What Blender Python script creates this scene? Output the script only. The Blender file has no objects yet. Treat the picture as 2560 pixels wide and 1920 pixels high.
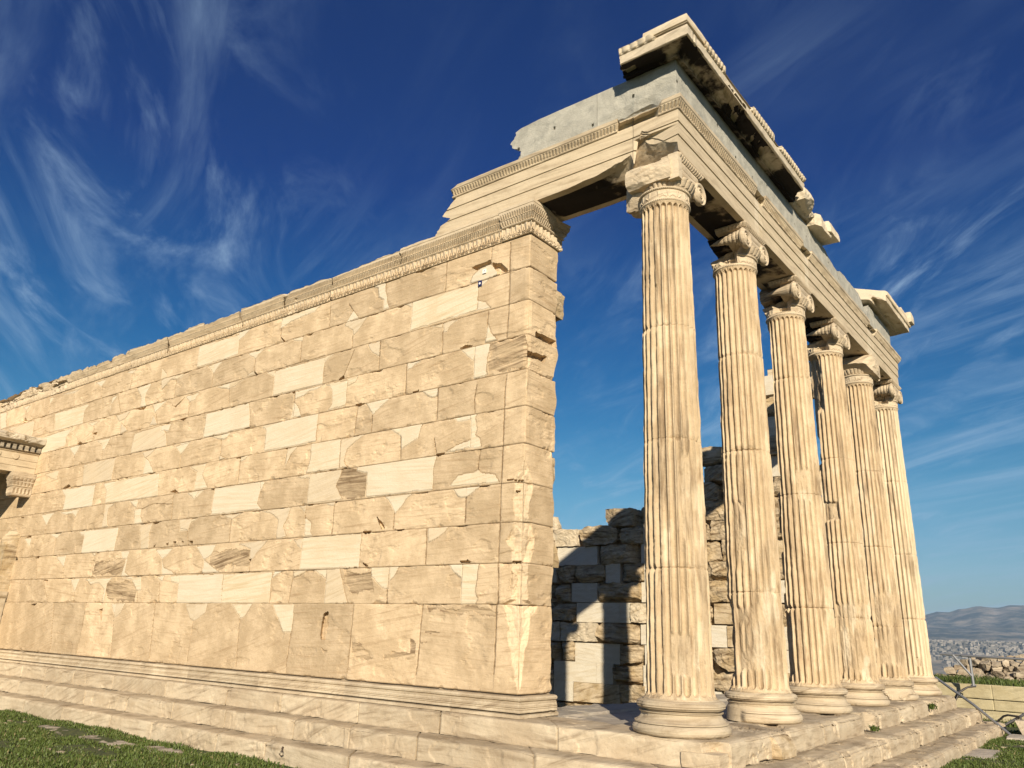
import bpy, math, numpy as np
from mathutils import Vector
R = math.radians
scn = bpy.context.scene

# ------------------------------------------------------------------ camera
cam = bpy.data.objects.new('camera', bpy.data.cameras.new('camera'))
scn.collection.objects.link(cam)
yaw, pit, rol = 2.2348, 0.3083, 0.0325
fw = Vector((math.cos(yaw)*math.cos(pit), math.sin(yaw)*math.cos(pit), math.sin(pit)))
rt = Vector((math.sin(yaw), -math.cos(yaw), 0)); up = rt.cross(fw)
r2 = rt*math.cos(rol) + up*math.sin(rol); u2 = -rt*math.sin(rol) + up*math.cos(rol)
from mathutils import Matrix
cam.matrix_world = Matrix(((r2.x, u2.x, -fw.x, 3.2894), (r2.y, u2.y, -fw.y, -7.3904), (r2.z, u2.z, -fw.z, 0.9044), (0, 0, 0, 1)))
cam.data.sensor_width = 36.0
cam.data.lens = 1963.2/2560*36
cam.data.clip_start = 0.05
cam.data.clip_end = 60000
scn.camera = cam

# ------------------------------------------------------------------ sun, sky, exposure
SUN_EL, SUN_AZ = R(22.0), R(140.0)          # azimuth clockwise from +Y (north)
sv = Vector((math.sin(SUN_AZ)*math.cos(SUN_EL), math.cos(SUN_AZ)*math.cos(SUN_EL), math.sin(SUN_EL)))
sl = bpy.data.lights.new('sun', 'SUN'); sl.energy = 5.0; sl.angle = R(0.53); sl.color = (1.0, 0.87, 0.67)
so = bpy.data.objects.new('sun', sl); scn.collection.objects.link(so)
so.rotation_euler = sv.to_track_quat('Z', 'Y').to_euler()
so.location = sv*60
vs = scn.view_settings
vs.view_transform = 'Standard'; vs.look = 'None'; vs.gamma = 1.0; vs.exposure = 0.55; vs.use_curve_mapping = False

world = bpy.data.worlds.new('World'); scn.world = world; world.use_nodes = True
def N(nt, kind, **kw):
    n = nt.nodes.new(kind)
    for k, v in kw.items():
        if k == 'ins':
            for a, b in v.items():
                n.inputs[a].default_value = b
        else:
            setattr(n, k, v)
    return n
def build_sky():
    nt = world.node_tree; nt.nodes.clear(); L = nt.links.new
    out = N(nt, 'ShaderNodeOutputWorld'); bg = N(nt, 'ShaderNodeBackground', ins={'Strength': 0.056})
    L(bg.outputs[0], out.inputs[0])
    sky = N(nt, 'ShaderNodeTexSky', sky_type='NISHITA', sun_disc=False, sun_elevation=SUN_EL, sun_rotation=SUN_AZ,
            altitude=200.0, air_density=1.0, dust_density=0.4, ozone_density=2.0)
    hs = N(nt, 'ShaderNodeHueSaturation', ins={'Saturation': 1.55, 'Value': 1.0, 'Hue': 0.492})
    L(sky.outputs[0], hs.inputs['Color'])
    tc = N(nt, 'ShaderNodeTexCoord')
    sep = N(nt, 'ShaderNodeSeparateXYZ'); L(tc.outputs['Generated'], sep.inputs[0])
    # deeper blue towards the zenith
    mr = N(nt, 'ShaderNodeMapRange', ins={'From Min': 0.05, 'From Max': 0.62, 'To Min': 1.0, 'To Max': 0.85}); L(sep.outputs['Z'], mr.inputs[0])
    tf = N(nt, 'ShaderNodeMapRange', ins={'From Min': 0.16, 'From Max': 0.52}); L(sep.outputs['Z'], tf.inputs[0])
    tint = N(nt, 'ShaderNodeMix', data_type='RGBA', ins={6: (1, 1, 1, 1), 7: (0.0, 0.37, 0.84, 1)}); L(tf.outputs[0], tint.inputs[0])
    hf = N(nt, 'ShaderNodeMapRange', interpolation_type='SMOOTHSTEP', ins={'From Min': 0.0, 'From Max': 0.22}); L(sep.outputs['Z'], hf.inputs[0])
    hz = N(nt, 'ShaderNodeMix', data_type='RGBA', ins={6: (0.62, 0.76, 0.98, 1), 7: (1, 1, 1, 1)}); L(hf.outputs[0], hz.inputs[0])
    hm = N(nt, 'ShaderNodeVectorMath', operation='MULTIPLY'); L(hs.outputs[0], hm.inputs[0]); L(hz.outputs[2], hm.inputs[1])
    tm = N(nt, 'ShaderNodeVectorMath', operation='MULTIPLY'); L(hm.outputs[0], tm.inputs[0]); L(tint.outputs[2], tm.inputs[1])
    mul = N(nt, 'ShaderNodeVectorMath', operation='SCALE'); L(tm.outputs[0], mul.inputs[0]); L(mr.outputs[0], mul.inputs['Scale'])
    # cirrus on a flat layer: direction divided by height
    za = N(nt, 'ShaderNodeMath', operation='MAXIMUM', ins={1: 0.02}); L(sep.outputs['Z'], za.inputs[0])
    zb = N(nt, 'ShaderNodeMath', operation='ADD', ins={1: 0.12}); L(za.outputs[0], zb.inputs[0])
    dv = N(nt, 'ShaderNodeVectorMath', operation='DIVIDE'); L(tc.outputs['Generated'], dv.inputs[0]); L(zb.outputs[0], dv.inputs[1])
    def layer(rot, scl, nscale, detail, distort, lo, hi, seed):
        mp = N(nt, 'ShaderNodeMapping', vector_type='TEXTURE', ins={'Rotation': (0, 0, rot), 'Scale': scl, 'Location': (seed, seed*.7, seed*1.3)})
        L(dv.outputs[0], mp.inputs[0])
        no = N(nt, 'ShaderNodeTexNoise', ins={'Scale': nscale, 'Detail': detail, 'Roughness': 0.62, 'Distortion': distort})
        L(mp.outputs[0], no.inputs['Vector'])
        m = N(nt, 'ShaderNodeMapRange', interpolation_type='SMOOTHSTEP', ins={'From Min': lo, 'From Max': hi}); L(no.outputs['Fac'], m.inputs[0])
        return m
    a = layer(R(155), (1.7, 0.42, 1), 1.25, 10, 1.0, 0.44, 0.94, 3.1)
    b = layer(R(138), (1.5, 0.55, 1), 2.0, 10, 1.6, 0.45, 0.98, 11.7)
    big = layer(0, (1, 1, 1), 0.8, 3, 0.3, 0.30, 0.56, 5.2)
    ad = N(nt, 'ShaderNodeMath', operation='MAXIMUM'); L(a.outputs[0], ad.inputs[0]); L(b.outputs[0], ad.inputs[1])
    mm = N(nt, 'ShaderNodeMath', operation='MULTIPLY'); lw = N(nt, 'ShaderNodeMapRange', interpolation_type='SMOOTHSTEP', ins={'From Min': 0.16, 'From Max': 0.46, 'To Min': 0.95, 'To Max': 0.0}); L(sep.outputs['Z'], lw.inputs[0])
    bm_ = N(nt, 'ShaderNodeMath', operation='MAXIMUM'); L(big.outputs[0], bm_.inputs[0]); L(lw.outputs[0], bm_.inputs[1])
    L(ad.outputs[0], mm.inputs[0]); L(bm_.outputs[0], mm.inputs[1])
    # a clear patch of sky over the north-north-west
    dp = N(nt, 'ShaderNodeVectorMath', operation='DOT_PRODUCT', ins={1: (-0.47, 0.58, 0.665)}); L(tc.outputs['Generated'], dp.inputs[0])
    cl = N(nt, 'ShaderNodeMapRange', interpolation_type='SMOOTHSTEP', ins={'From Min': 0.92, 'From Max': 0.99, 'To Min': 1.0, 'To Max': 0.12}); L(dp.outputs['Value'], cl.inputs[0])
    m1 = N(nt, 'ShaderNodeMath', operation='MULTIPLY'); L(mm.outputs[0], m1.inputs[0]); L(cl.outputs[0], m1.inputs[1])
    m2 = N(nt, 'ShaderNodeMath', operation='MULTIPLY', ins={1: 1.0}); L(m1.outputs[0], m2.inputs[0])
    mix = N(nt, 'ShaderNodeMix', data_type='RGBA', ins={7: (4.6, 6.6, 9.0, 1)})
    L(m2.outputs[0], mix.inputs[0]); L(mul.outputs[0], mix.inputs[6])
    L(mix.outputs[2], bg.inputs['Color'])
build_sky()

# ------------------------------------------------------------------ numpy noise
def _hash(ix, iy, iz, seed):
    h = (ix.astype(np.uint32)*np.uint32(374761393) + iy.astype(np.uint32)*np.uint32(668265263)
         + iz.astype(np.uint32)*np.uint32(2147483647) + np.uint32((seed*1274126177) & 0xffffffff))
    h = (h ^ (h >> np.uint32(13)))*np.uint32(1274126177)
    h = h ^ (h >> np.uint32(16))
    return (h & np.uint32(0xffffff)).astype(np.float32)/np.float32(0xffffff)
def vnoise(x, y, z, seed=0):
    x = np.asarray(x, np.float32); y = np.asarray(y, np.float32); z = np.asarray(z, np.float32)
    x, y, z = np.broadcast_arrays(x, y, z)
    xi = np.floor(x).astype(np.int64); yi = np.floor(y).astype(np.int64); zi = np.floor(z).astype(np.int64)
    fx = x-xi; fy = y-yi; fz = z-zi
    fx = fx*fx*(3-2*fx); fy = fy*fy*(3-2*fy); fz = fz*fz*(3-2*fz)
    r = 0
    for dx in (0, 1):
        wx = fx if dx else 1-fx
        for dy in (0, 1):
            wy = fy if dy else 1-fy
            for dz in (0, 1):
                wz = fz if dz else 1-fz
                r = r + wx*wy*wz*_hash(xi+dx, yi+dy, zi+dz, seed)
    return r*2-1
def fbm(x, y, z, f=1.0, octv=4, seed=0, gain=0.5):
    a, t, s = 1.0, 0.0, 0.0
    for o in range(octv):
        t = t + a*vnoise(np.asarray(x)*f, np.asarray(y)*f, np.asarray(z)*f, seed+o*17); s += a; a *= gain; f *= 2.03
    return t/s
def h01(i):
    return float((math.sin(i*12.9898+4.1)*43758.5453) % 1.0)
def sstep(a, b, x):
    t = np.clip((x-a)/(b-a), 0, 1); return t*t*(3-2*t)

# ------------------------------------------------------------------ scene helpers
ROOT = scn.collection
def tag(o, label=None, cat=None, group=None, kind=None):
    for k, v in (('label', label), ('category', cat), ('group', group), ('kind', kind)):
        if v: o[k] = v
    if label and not kind: o['kind'] = 'thing'
    return o
def thing(name, label, cat, loc=(0, 0, 0), group=None):
    o = bpy.data.objects.new(name, None); ROOT.objects.link(o); o.location = loc; o.empty_display_size = 0.2
    return tag(o, label, cat, group)
def make(name, V, quads=None, tris=None, mat=None, parent=None, attrs=None, smooth=False, label=None):
    """one mesh object from arrays of world coordinates"""
    V = np.asarray(V, np.float32).reshape(-1, 3)
    if parent is not None:
        p = parent; off = np.zeros(3, np.float32)
        while p is not None:
            off += np.array(p.location, np.float32); p = p.parent
        V = V-off
    q = np.zeros((0, 4), np.int32) if quads is None else np.asarray(quads, np.int32).reshape(-1, 4)
    t = np.zeros((0, 3), np.int32) if tris is None else np.asarray(tris, np.int32).reshape(-1, 3)
    me = bpy.data.meshes.new(name)
    me.vertices.add(len(V)); me.vertices.foreach_set('co', V.ravel())
    nl = q.size+t.size; me.loops.add(nl)
    me.loops.foreach_set('vertex_index', np.concatenate([q.ravel(), t.ravel()]))
    npoly = len(q)+len(t); me.polygons.add(npoly)
    st = np.concatenate([np.arange(len(q))*4, q.size+np.arange(len(t))*3]).astype(np.int32)
    me.polygons.foreach_set('loop_start', st)
    if smooth:
        me.polygons.foreach_set('use_smooth', np.ones(npoly, bool))
    else:
        me.polygons.foreach_set('use_smooth', np.zeros(npoly, bool))
    me.update(calc_edges=True)
    for k, a in (attrs or {}).items():
        at = me.attributes.new(k, 'FLOAT', 'POINT'); at.data.foreach_set('value', np.asarray(a, np.float32).ravel())
    if mat: me.materials.append(mat)
    o = bpy.data.objects.new(name, me); ROOT.objects.link(o)
    if parent is not None: o.parent = parent
    if label: o['label'] = label
    return o
def gridq(nt, ns, closed=False, base=0):
    i = np.arange(nt-1)[:, None]; j = np.arange(ns if closed else ns-1)[None, :]
    j2 = (j+1) % ns
    a = i*ns+j; b = i*ns+j2; c = (i+1)*ns+j2; d = (i+1)*ns+j
    return (np.stack([a, b, c, d], -1).reshape(-1, 4)+base).astype(np.int32)
class Path:
    """plan polyline with outward normals on its right-hand side and mitred corners"""
    def __init__(s, pts):
        s.p = np.array(pts, float); d = np.diff(s.p, axis=0); s.l = np.hypot(d[:, 0], d[:, 1]); d = d/s.l[:, None]
        n = np.stack([d[:, 1], -d[:, 0]], 1); s.c = np.concatenate([[0], np.cumsum(s.l)])
        m = [n[0]]
        for i in range(len(n)-1):
            v = n[i]+n[i+1]; m.append(v/(1+n[i]@n[i+1]))
        m.append(n[-1]); s.m = np.array(m)
    def at(s, S, off):
        S, off = np.broadcast_arrays(np.asarray(S, float), np.asarray(off, float))
        k = np.clip(np.searchsorted(s.c, S, side='right')-1, 0, len(s.l)-1)
        u = (S-s.c[k])/s.l[k]
        A = s.p[k]+s.m[k]*off[..., None]; B = s.p[k+1]+s.m[k+1]*off[..., None]
        return A*(1-u[..., None])+B*u[..., None]
    def samples(s, s0, s1, ds, far=None):
        n = max(2, int(round((s1-s0)/ds))+1); ss = np.linspace(s0, s1, n)
        for c in s.c[1:-1]:
            if s0 < c < s1: ss[np.argmin(abs(ss-c))] = c
        return ss
def resample(prof, dp):
    P = np.array(prof, float); out = [P[:1]]; 
    for a, b in zip(P[:-1], P[1:]):
        n = max(1, int(round(np.hypot(*(b-a))/dp))); u = np.linspace(0, 1, n+1)[1:, None]; out.append(a*(1-u)+b*u)
    Q = np.concatenate(out); t = np.gradient(Q, axis=0); t /= np.maximum(np.hypot(t[:, 0], t[:, 1]), 1e-9)[:, None]
    return Q, np.stack([t[:, 1], -t[:, 0]], 1)
def run(name, path, s0, s1, ds, prof, dp, mat, parent, amp=0.004, freq=5.0, seed=0, carve=None, ends=(0.0, 0.0), slope=(0.0, 0.0),
        caps=(True, True), attrs=None, label=None, ss=None, smooth=False, endlen=0.4, edit=None):
    """sweep of a profile [(off, z)...] along a plan path, weathered by noise; carve(S, Z, OFF) adds relief along the profile normal"""
    if ss is None: ss = path.samples(s0, s1, ds)
    Q, nn = resample(prof, dp); nt, ns = len(Q), len(ss)
    OFF = np.repeat(Q[:, :1], ns, 1); Z = np.repeat(Q[:, 1:], ns, 1); S = np.repeat(ss[None, :], nt, 0)
    zc = 0.5*(Z.min()+Z.max())
    for e, (a, sl) in enumerate(zip(ends, slope)):
        if a or sl:
            w = np.clip(1-(S-s0)/endlen, 0, 1) if e == 0 else np.clip(1-(s1-S)/endlen, 0, 1)
            S = S+w*(a*fbm(Z*1.0, OFF*1.0, 0, 5, 4, seed+31*e)+sl*(Z-zc))
    S = np.clip(S, 0, path.c[-1]-1e-6)
    XY = path.at(S, OFF)
    d = amp*fbm(XY[..., 0], XY[..., 1], Z, freq, 5, seed)
    if carve is not None: d = d+carve(S, Z, OFF)
    OFF = OFF+nn[:, :1]*d; Z = Z+nn[:, 1:]*d
    if edit is not None: OFF, Z = edit(S, OFF, Z)
    XY = path.at(S, OFF)
    V = np.concatenate([XY, Z[..., None]], -1).reshape(-1, 3); q = gridq(nt, ns); tr = []; ex = []; nv = len(V)
    for e in (0, 1):
        if caps[e]:
            idx = np.arange(nt)*ns+(0 if e == 0 else ns-1); c = V[idx].mean(0); ci = nv+len(ex); ex.append(c)
            for a, b in zip(idx[:-1], idx[1:]): tr.append((a, ci, b) if e else (a, b, ci))
            tr.append((idx[-1], ci, idx[0]) if e else (idx[-1], idx[0], ci))
    at = {}
    for k, f in (attrs or {}).items():
        v = f(S, Z, OFF) if callable(f) else np.full(S.shape, f)
        at[k] = np.concatenate([np.broadcast_to(v, S.shape).ravel(), np.zeros(len(ex))])
    if ex: V = np.concatenate([V, np.array(ex)])
    return make(name, V, q, tr if tr else None, mat, parent, at, smooth, label)
def rough(name, lo, hi, mat, parent=None, seed=0, amp=0.04, rnd=0.25, n=14, freq=2.5, cuts=(), attrs=None, label=None, smooth=False, shear=None, facets=None):
    """broken stone: a box with rounded, fractured faces; cuts = [(point, normal)] planes that break pieces off"""
    lo = np.array(lo, float); hi = np.array(hi, float); c = (lo+hi)/2; h = (hi-lo)/2
    u = np.linspace(-1, 1, n); A, B = np.meshgrid(u, u, indexing='ij'); Vs = []; Qs = []; b = 0
    for ax in range(3):
        for sg in (-1, 1):
            P = np.zeros((n, n, 3)); P[..., ax] = sg; a1, a2 = (ax+1) % 3, (ax+2) % 3
            P[..., a1] = A; P[..., a2] = B
            q = gridq(n, n, base=b); Qs.append(q[:, ::-1] if sg > 0 else q); Vs.append(P.reshape(-1, 3)); b += n*n
    P = np.concatenate(Vs); Q = np.concatenate(Qs)
    ln = np.linalg.norm(P, axis=1, keepdims=True)
    P = P*(1-rnd)+rnd*P/ln*1.25
    W = c+P*h
    dn = P/np.maximum(np.abs(P).max(1, keepdims=True), .01); dn = dn/np.linalg.norm(dn, axis=1, keepdims=True)
    d = amp*fbm(W[:, 0], W[:, 1], W[:, 2], freq, 5, seed)+amp*0.5*np.abs(fbm(W[:, 0], W[:, 1], W[:, 2], freq*2.7, 3, seed+5))
    W = W+dn*d[:, None]
    if facets is None: facets = 7 if (amp >= 0.035 and rnd < 0.4) else 0
    rg = np.random.default_rng(seed+5)
    cuts = list(cuts)
    for k in range(facets):
        v = rg.normal(size=3); v[np.argmin(np.abs(v))] *= 0.2; v = v/np.linalg.norm(v)
        ext = np.abs(v)@h; cuts.append((c+v*ext*rg.uniform(0.62, 0.92), v/1.0))
    for k, (p0, nr) in enumerate(cuts):
        nr = np.array(nr, float); nr /= np.linalg.norm(nr)
        sd = (W-np.array(p0))@nr+0.5*amp*fbm(W[:, 0], W[:, 1], W[:, 2], 6, 4, seed+40+k)
        W = W-np.maximum(sd, 0)[:, None]*nr
    if shear is not None: W = shear(W)
    at = {k: np.full(len(W), v) for k, v in (attrs or {}).items()}
    # quads need outward order
    return make(name, W, Q[:, ::-1], None, mat, parent, at, smooth, label)
def box(lo, hi):
    x0, y0, z0 = lo; x1, y1, z1 = hi
    V = np.array([(x0, y0, z0), (x1, y0, z0), (x1, y1, z0), (x0, y1, z0), (x0, y0, z1), (x1, y0, z1), (x1, y1, z1), (x0, y1, z1)], float)
    Q = np.array([(0, 3, 2, 1), (4, 5, 6, 7), (0, 1, 5, 4), (1, 2, 6, 5), (2, 3, 7, 6), (3, 0, 4, 7)])
    return V, Q
def merge(parts):
    Vs, Qs, b = [], [], 0
    for V, Q in parts:
        Vs.append(V); Qs.append(np.asarray(Q)+b); b += len(V)
    return np.concatenate(Vs), np.concatenate(Qs)
def tube(pts, r, n=10):
    P = np.array(pts, float); Vs = []
    for i in range(len(P)):
        t = P[min(i+1, len(P)-1)]-P[max(i-1, 0)]; t /= np.linalg.norm(t)
        a = np.cross(t, (0, 0, 1) if abs(t[2]) < .9 else (1, 0, 0)); a /= np.linalg.norm(a); b = np.cross(t, a)
        th = np.linspace(0, 2*np.pi, n, endpoint=False)
        Vs.append(P[i]+r*(np.cos(th)[:, None]*a+np.sin(th)[:, None]*b))
    V = np.concatenate(Vs); Q = gridq(len(P), n, closed=True)
    caps = [[0, n-1-0, 0, 0]]
    return V, Q
def polar(name, cx, cy, th, zz, RR, mat, parent, attrs=None, smooth=False, cap=True, label=None, center=None):
    """surface of revolution-like grid, RR[nz, nth]"""
    nz, nth = RR.shape; Zg = zz if zz.ndim == 2 else np.repeat(zz[:, None], nth, 1)
    V = np.stack([cx+RR*np.cos(th), cy+RR*np.sin(th), Zg], -1).reshape(-1, 3); q = gridq(nz, nth, closed=True); tr = []
    at = {k: np.broadcast_to(v, RR.shape).ravel() for k, v in (attrs or {}).items()}
    if cap:
        b = len(V); V = np.concatenate([V, [[cx, cy, Zg[0].mean()], [cx, cy, Zg[-1].mean()]]])
        j = np.arange(nth); j2 = (j+1) % nth
        tr = np.concatenate([np.stack([j2, j, np.full(nth, b)], 1), np.stack([(nz-1)*nth+j, (nz-1)*nth+j2, np.full(nth, b+1)], 1)])
        at = {k: np.concatenate([v, v[:2]]) for k, v in at.items()}
    return make(name, V, q, tr if cap else None, mat, parent, at, smooth, label)
def inpoly(x, y, poly):
    r = np.zeros(x.shape, bool); n = len(poly)
    for i in range(n):
        x0, y0 = poly[i]; x1, y1 = poly[(i+1) % n]
        if y0 == y1: continue
        c = ((y0 > y) != (y1 > y)) & (x < (x1-x0)*(y-y0)/(y1-y0)+x0); r ^= c
    return r
def segdist(x, y, pl):
    d = np.full(x.shape, 9.0)
    for (x0, y0), (x1, y1) in zip(pl[:-1], pl[1:]):
        dx, dy = x1-x0, y1-y0; t = np.clip(((x-x0)*dx+(y-y0)*dy)/max(dx*dx+dy*dy, 1e-9), 0, 1)
        d = np.minimum(d, np.hypot(x-x0-t*dx, y-y0-t*dy))
    return d

# ------------------------------------------------------------------ materials
def stone(name, lo, hi, new=None, streak=0.5, dark=(0.20, 0.13, 0.075), blot=None, scale=1.0, bump=0.35, soot_shade_col=(0.018, 0.013, 0.010), rough_=0.85, mott=0.5, var=(1.0, 1.0), st_scale=(1.6, 2.2, 17), amin=-0.10, amax=0.42):
    m = bpy.data.materials.new(name); m.use_nodes = True; nt = m.node_tree; nt.nodes.clear(); L = nt.links.new
    out = N(nt, 'ShaderNodeOutputMaterial'); bs = N(nt, 'ShaderNodeBsdfPrincipled', ins={'Roughness': rough_, 'Specular IOR Level': 0.25})
    L(bs.outputs[0], out.inputs[0])
    geo = N(nt, 'ShaderNodeNewGeometry')
    at = lambda k: N(nt, 'ShaderNodeAttribute', attribute_name=k).outputs['Fac']
    rn = at('rnd'); tone = at('tone'); dirt_shade = at('dirt_shade'); soot_shade = at('soot_shade')  # last two carry real dirt and crust, in places also painted-in shade
    ang = N(nt, 'ShaderNodeMapRange', ins={'To Min': amin, 'To Max': amax}); L(rn, ang.inputs[0])
    vr = N(nt, 'ShaderNodeVectorRotate', rotation_type='Y_AXIS'); L(geo.outputs['Position'], vr.inputs[0]); L(ang.outputs[0], vr.inputs['Angle'])
    sh = N(nt, 'ShaderNodeMath', operation='MULTIPLY', ins={1: 57.0}); L(rn, sh.inputs[0])
    cb = N(nt, 'ShaderNodeCombineXYZ'); L(sh.outputs[0], cb.inputs[0]); L(sh.outputs[0], cb.inputs[1])
    ad = N(nt, 'ShaderNodeVectorMath', operation='ADD'); L(vr.outputs[0], ad.inputs[0]); L(cb.outputs[0], ad.inputs[1])
    mp = N(nt, 'ShaderNodeMapping', ins={'Scale': tuple(v*scale for v in st_scale)}); L(ad.outputs[0], mp.inputs[0])
    st = N(nt, 'ShaderNodeTexNoise', ins={'Scale': 1.0, 'Detail': 7, 'Roughness': 0.62, 'Distortion': 0.5}); L(mp.outputs[0], st.inputs['Vector'])
    bl = N(nt, 'ShaderNodeTexNoise', ins={'Scale': 2.3*scale, 'Detail': 8, 'Roughness': 0.65}); L(ad.outputs[0], bl.inputs['Vector'])
    fi = N(nt, 'ShaderNodeTexNoise', ins={'Scale': 28*scale, 'Detail': 6, 'Roughness': 0.7}); L(geo.outputs['Position'], fi.inputs['Vector'])
    def mix(a, b, f, blend='MIX'):
        x = N(nt, 'ShaderNodeMix', data_type='RGBA', blend_type=blend)
        for sck, v in ((6, a), (7, b), (0, f)):
            if isinstance(v, (tuple, float, int)):
                x.inputs[sck].default_value = (tuple(v)+(1,)) if isinstance(v, tuple) else v
            else: L(v, x.inputs[sck])
        return x.outputs[2]
    def ramp(src, a, b, t0=0.0, t1=1.0):
        r = N(nt, 'ShaderNodeMapRange', interpolation_type='SMOOTHSTEP', ins={'From Min': a, 'From Max': b, 'To Min': t0, 'To Max': t1}); L(src, r.inputs[0]); return r.outputs[0]
    def math_(op, a, b):
        x = N(nt, 'ShaderNodeMath', operation=op)
        for i, v in enumerate((a, b)):
            if isinstance(v, (int, float)): x.inputs[i].default_value = v
            else: L(v, x.inputs[i])
        return x.outputs[0]
    col = mix(lo, hi, ramp(bl.outputs['Fac'], 0.36, 0.66))
    # each block has its own shade
    wn = N(nt, 'ShaderNodeTexWhiteNoise', noise_dimensions='1D'); L(sh.outputs[0], wn.inputs['W'])
    col = mix(col, blot or tuple(c*0.8 for c in lo), math_('MULTIPLY', wn.outputs['Value'], 0.5*mott))
    wn2 = N(nt, 'ShaderNodeTexWhiteNoise', noise_dimensions='1D'); L(math_('ADD', sh.outputs[0], 7.3), wn2.inputs['W'])
    vv = N(nt, 'ShaderNodeMapRange', ins={'To Min': var[0], 'To Max': var[1]}); L(wn2.outputs['Value'], vv.inputs[0])
    vs2 = N(nt, 'ShaderNodeVectorMath', operation='SCALE'); L(col, vs2.inputs[0]); L(vv.outputs[0], vs2.inputs['Scale']); col = vs2.outputs[0]
    col = mix(col, dark, ramp(st.outputs['Fac'], 0.50, 0.74, 0.0, streak))
    col = mix(col, tuple(min(1, c*1.22) for c in hi), ramp(fi.outputs['Fac'], 0.56, 0.78, 0, 0.35))
    col = mix(col, dark, ramp(fi.outputs['Fac'], 0.44, 0.24, 0, 0.45))
    if new is not None:
        nc = mix(new, tuple(c*f for c, f in zip(new, (0.80, 0.73, 0.60))), ramp(st.outputs['Fac'], 0.42, 0.68, 0, 0.85))
        nc = mix(nc, tuple(c*f for c, f in zip(new, (0.90, 0.84, 0.76))), ramp(bl.outputs['Fac'], 0.45, 0.65, 0, 0.8))
        nc = mix(nc, tuple(c*f for c, f in zip(new, (0.93, 0.97, 1.06))), math_('MULTIPLY', wn.outputs['Value'], 0.6))
        col = mix(col, nc, tone)
    dn = math_('MULTIPLY', dirt_shade, ramp(math_('ADD', math_('MULTIPLY', st.outputs['Fac'], 0.6), math_('MULTIPLY', bl.outputs['Fac'], 0.45)), 0.40, 0.66))
    col = mix(col, tuple(c*0.55 for c in dark), dn)
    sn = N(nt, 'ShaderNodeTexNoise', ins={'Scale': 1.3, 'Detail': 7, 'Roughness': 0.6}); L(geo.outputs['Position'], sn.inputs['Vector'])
    on = math_('GREATER_THAN', soot_shade, 0.3); sx = math_('ADD', sn.outputs['Fac'], math_('MULTIPLY', math_('SUBTRACT', soot_shade, 1.0), 0.10))  # higher values spread the dark patches, painting shade under the cornice
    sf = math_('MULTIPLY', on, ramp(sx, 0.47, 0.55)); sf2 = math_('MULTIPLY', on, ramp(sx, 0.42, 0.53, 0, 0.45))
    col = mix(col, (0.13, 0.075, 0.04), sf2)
    col = mix(col, soot_shade_col, sf)
    L(col, bs.inputs['Base Color'])
    bm = N(nt, 'ShaderNodeBump', ins={'Strength': bump, 'Distance': 0.02})
    hh = math_('ADD', math_('MULTIPLY', fi.outputs['Fac'], 0.55), math_('MULTIPLY', st.outputs['Fac'], 0.75))
    L(hh, bm.inputs['Height']); L(bm.outputs[0], bs.inputs['Normal'])
    return m
OLD_LO, OLD_HI, NEWC = (0.49, 0.37, 0.232), (0.68, 0.53, 0.352), (0.70, 0.60, 0.44)
M = {}
M['wall'] = stone('old_wall_marble', OLD_LO, OLD_HI, NEWC, streak=0.55, dark=(0.30, 0.195, 0.105), st_scale=(1.2, 1.8, 26), var=(0.86, 1.14), bump=0.5, amax=0.30)
M['shaft'] = stone('column_marble', (0.50, 0.385, 0.245), (0.64, 0.51, 0.345), NEWC, streak=0.85, dark=(0.25, 0.17, 0.10), scale=1.3, bump=0.8, var=(0.94, 1.06), st_scale=(9, 9, 1.1), amin=-0.04, amax=0.04)
M['carve'] = stone('carved_marble', (0.50, 0.405, 0.285), (0.66, 0.55, 0.40), NEWC, streak=0.45, scale=1.4, bump=0.4)
M['arch'] = stone('architrave_marble', (0.53, 0.43, 0.295), (0.64, 0.54, 0.385), NEWC, streak=0.5, dark=(0.28, 0.21, 0.14), bump=0.35)
M['frieze'] = stone('grey_limestone', (0.38, 0.37, 0.325), (0.52, 0.505, 0.44), None, streak=0.45, st_scale=(3, 3, 3.5), dark=(0.22, 0.23, 0.21), blot=(0.36, 0.34, 0.28), scale=2.0, bump=0.9)
M['cornice'] = stone('cornice_marble', (0.52, 0.445, 0.33), (0.66, 0.58, 0.45), NEWC, streak=0.4, dark=(0.26, 0.22, 0.17), bump=0.5)
M['step'] = stone('step_marble', (0.47, 0.38, 0.265), (0.64, 0.545, 0.40), NEWC, streak=0.75, var=(0.86, 1.10), amax=0.5, dark=(0.27, 0.20, 0.13), bump=0.5)
M['floor'] = stone('floor_marble', (0.40, 0.35, 0.29), (0.54, 0.485, 0.40), NEWC, streak=0.45, dark=(0.20, 0.17, 0.13), bump=0.5)
M['inner'] = stone('rough_inner_marble', (0.42, 0.315, 0.18), (0.70, 0.585, 0.42), (0.66, 0.60, 0.48), streak=0.95, dark=(0.15, 0.09, 0.04), bump=1.0, st_scale=(2.2, 2.2, 15))
M['poros'] = stone('yellow_limestone', (0.48, 0.41, 0.25), (0.60, 0.53, 0.35), NEWC, streak=0.4, dark=(0.27, 0.22, 0.12), bump=0.4)
M['rubble'] = stone('field_stone', (0.40, 0.33, 0.24), (0.62, 0.54, 0.42), None, streak=0.6, bump=0.9, mott=1.4, var=(0.65, 1.15))
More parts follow.
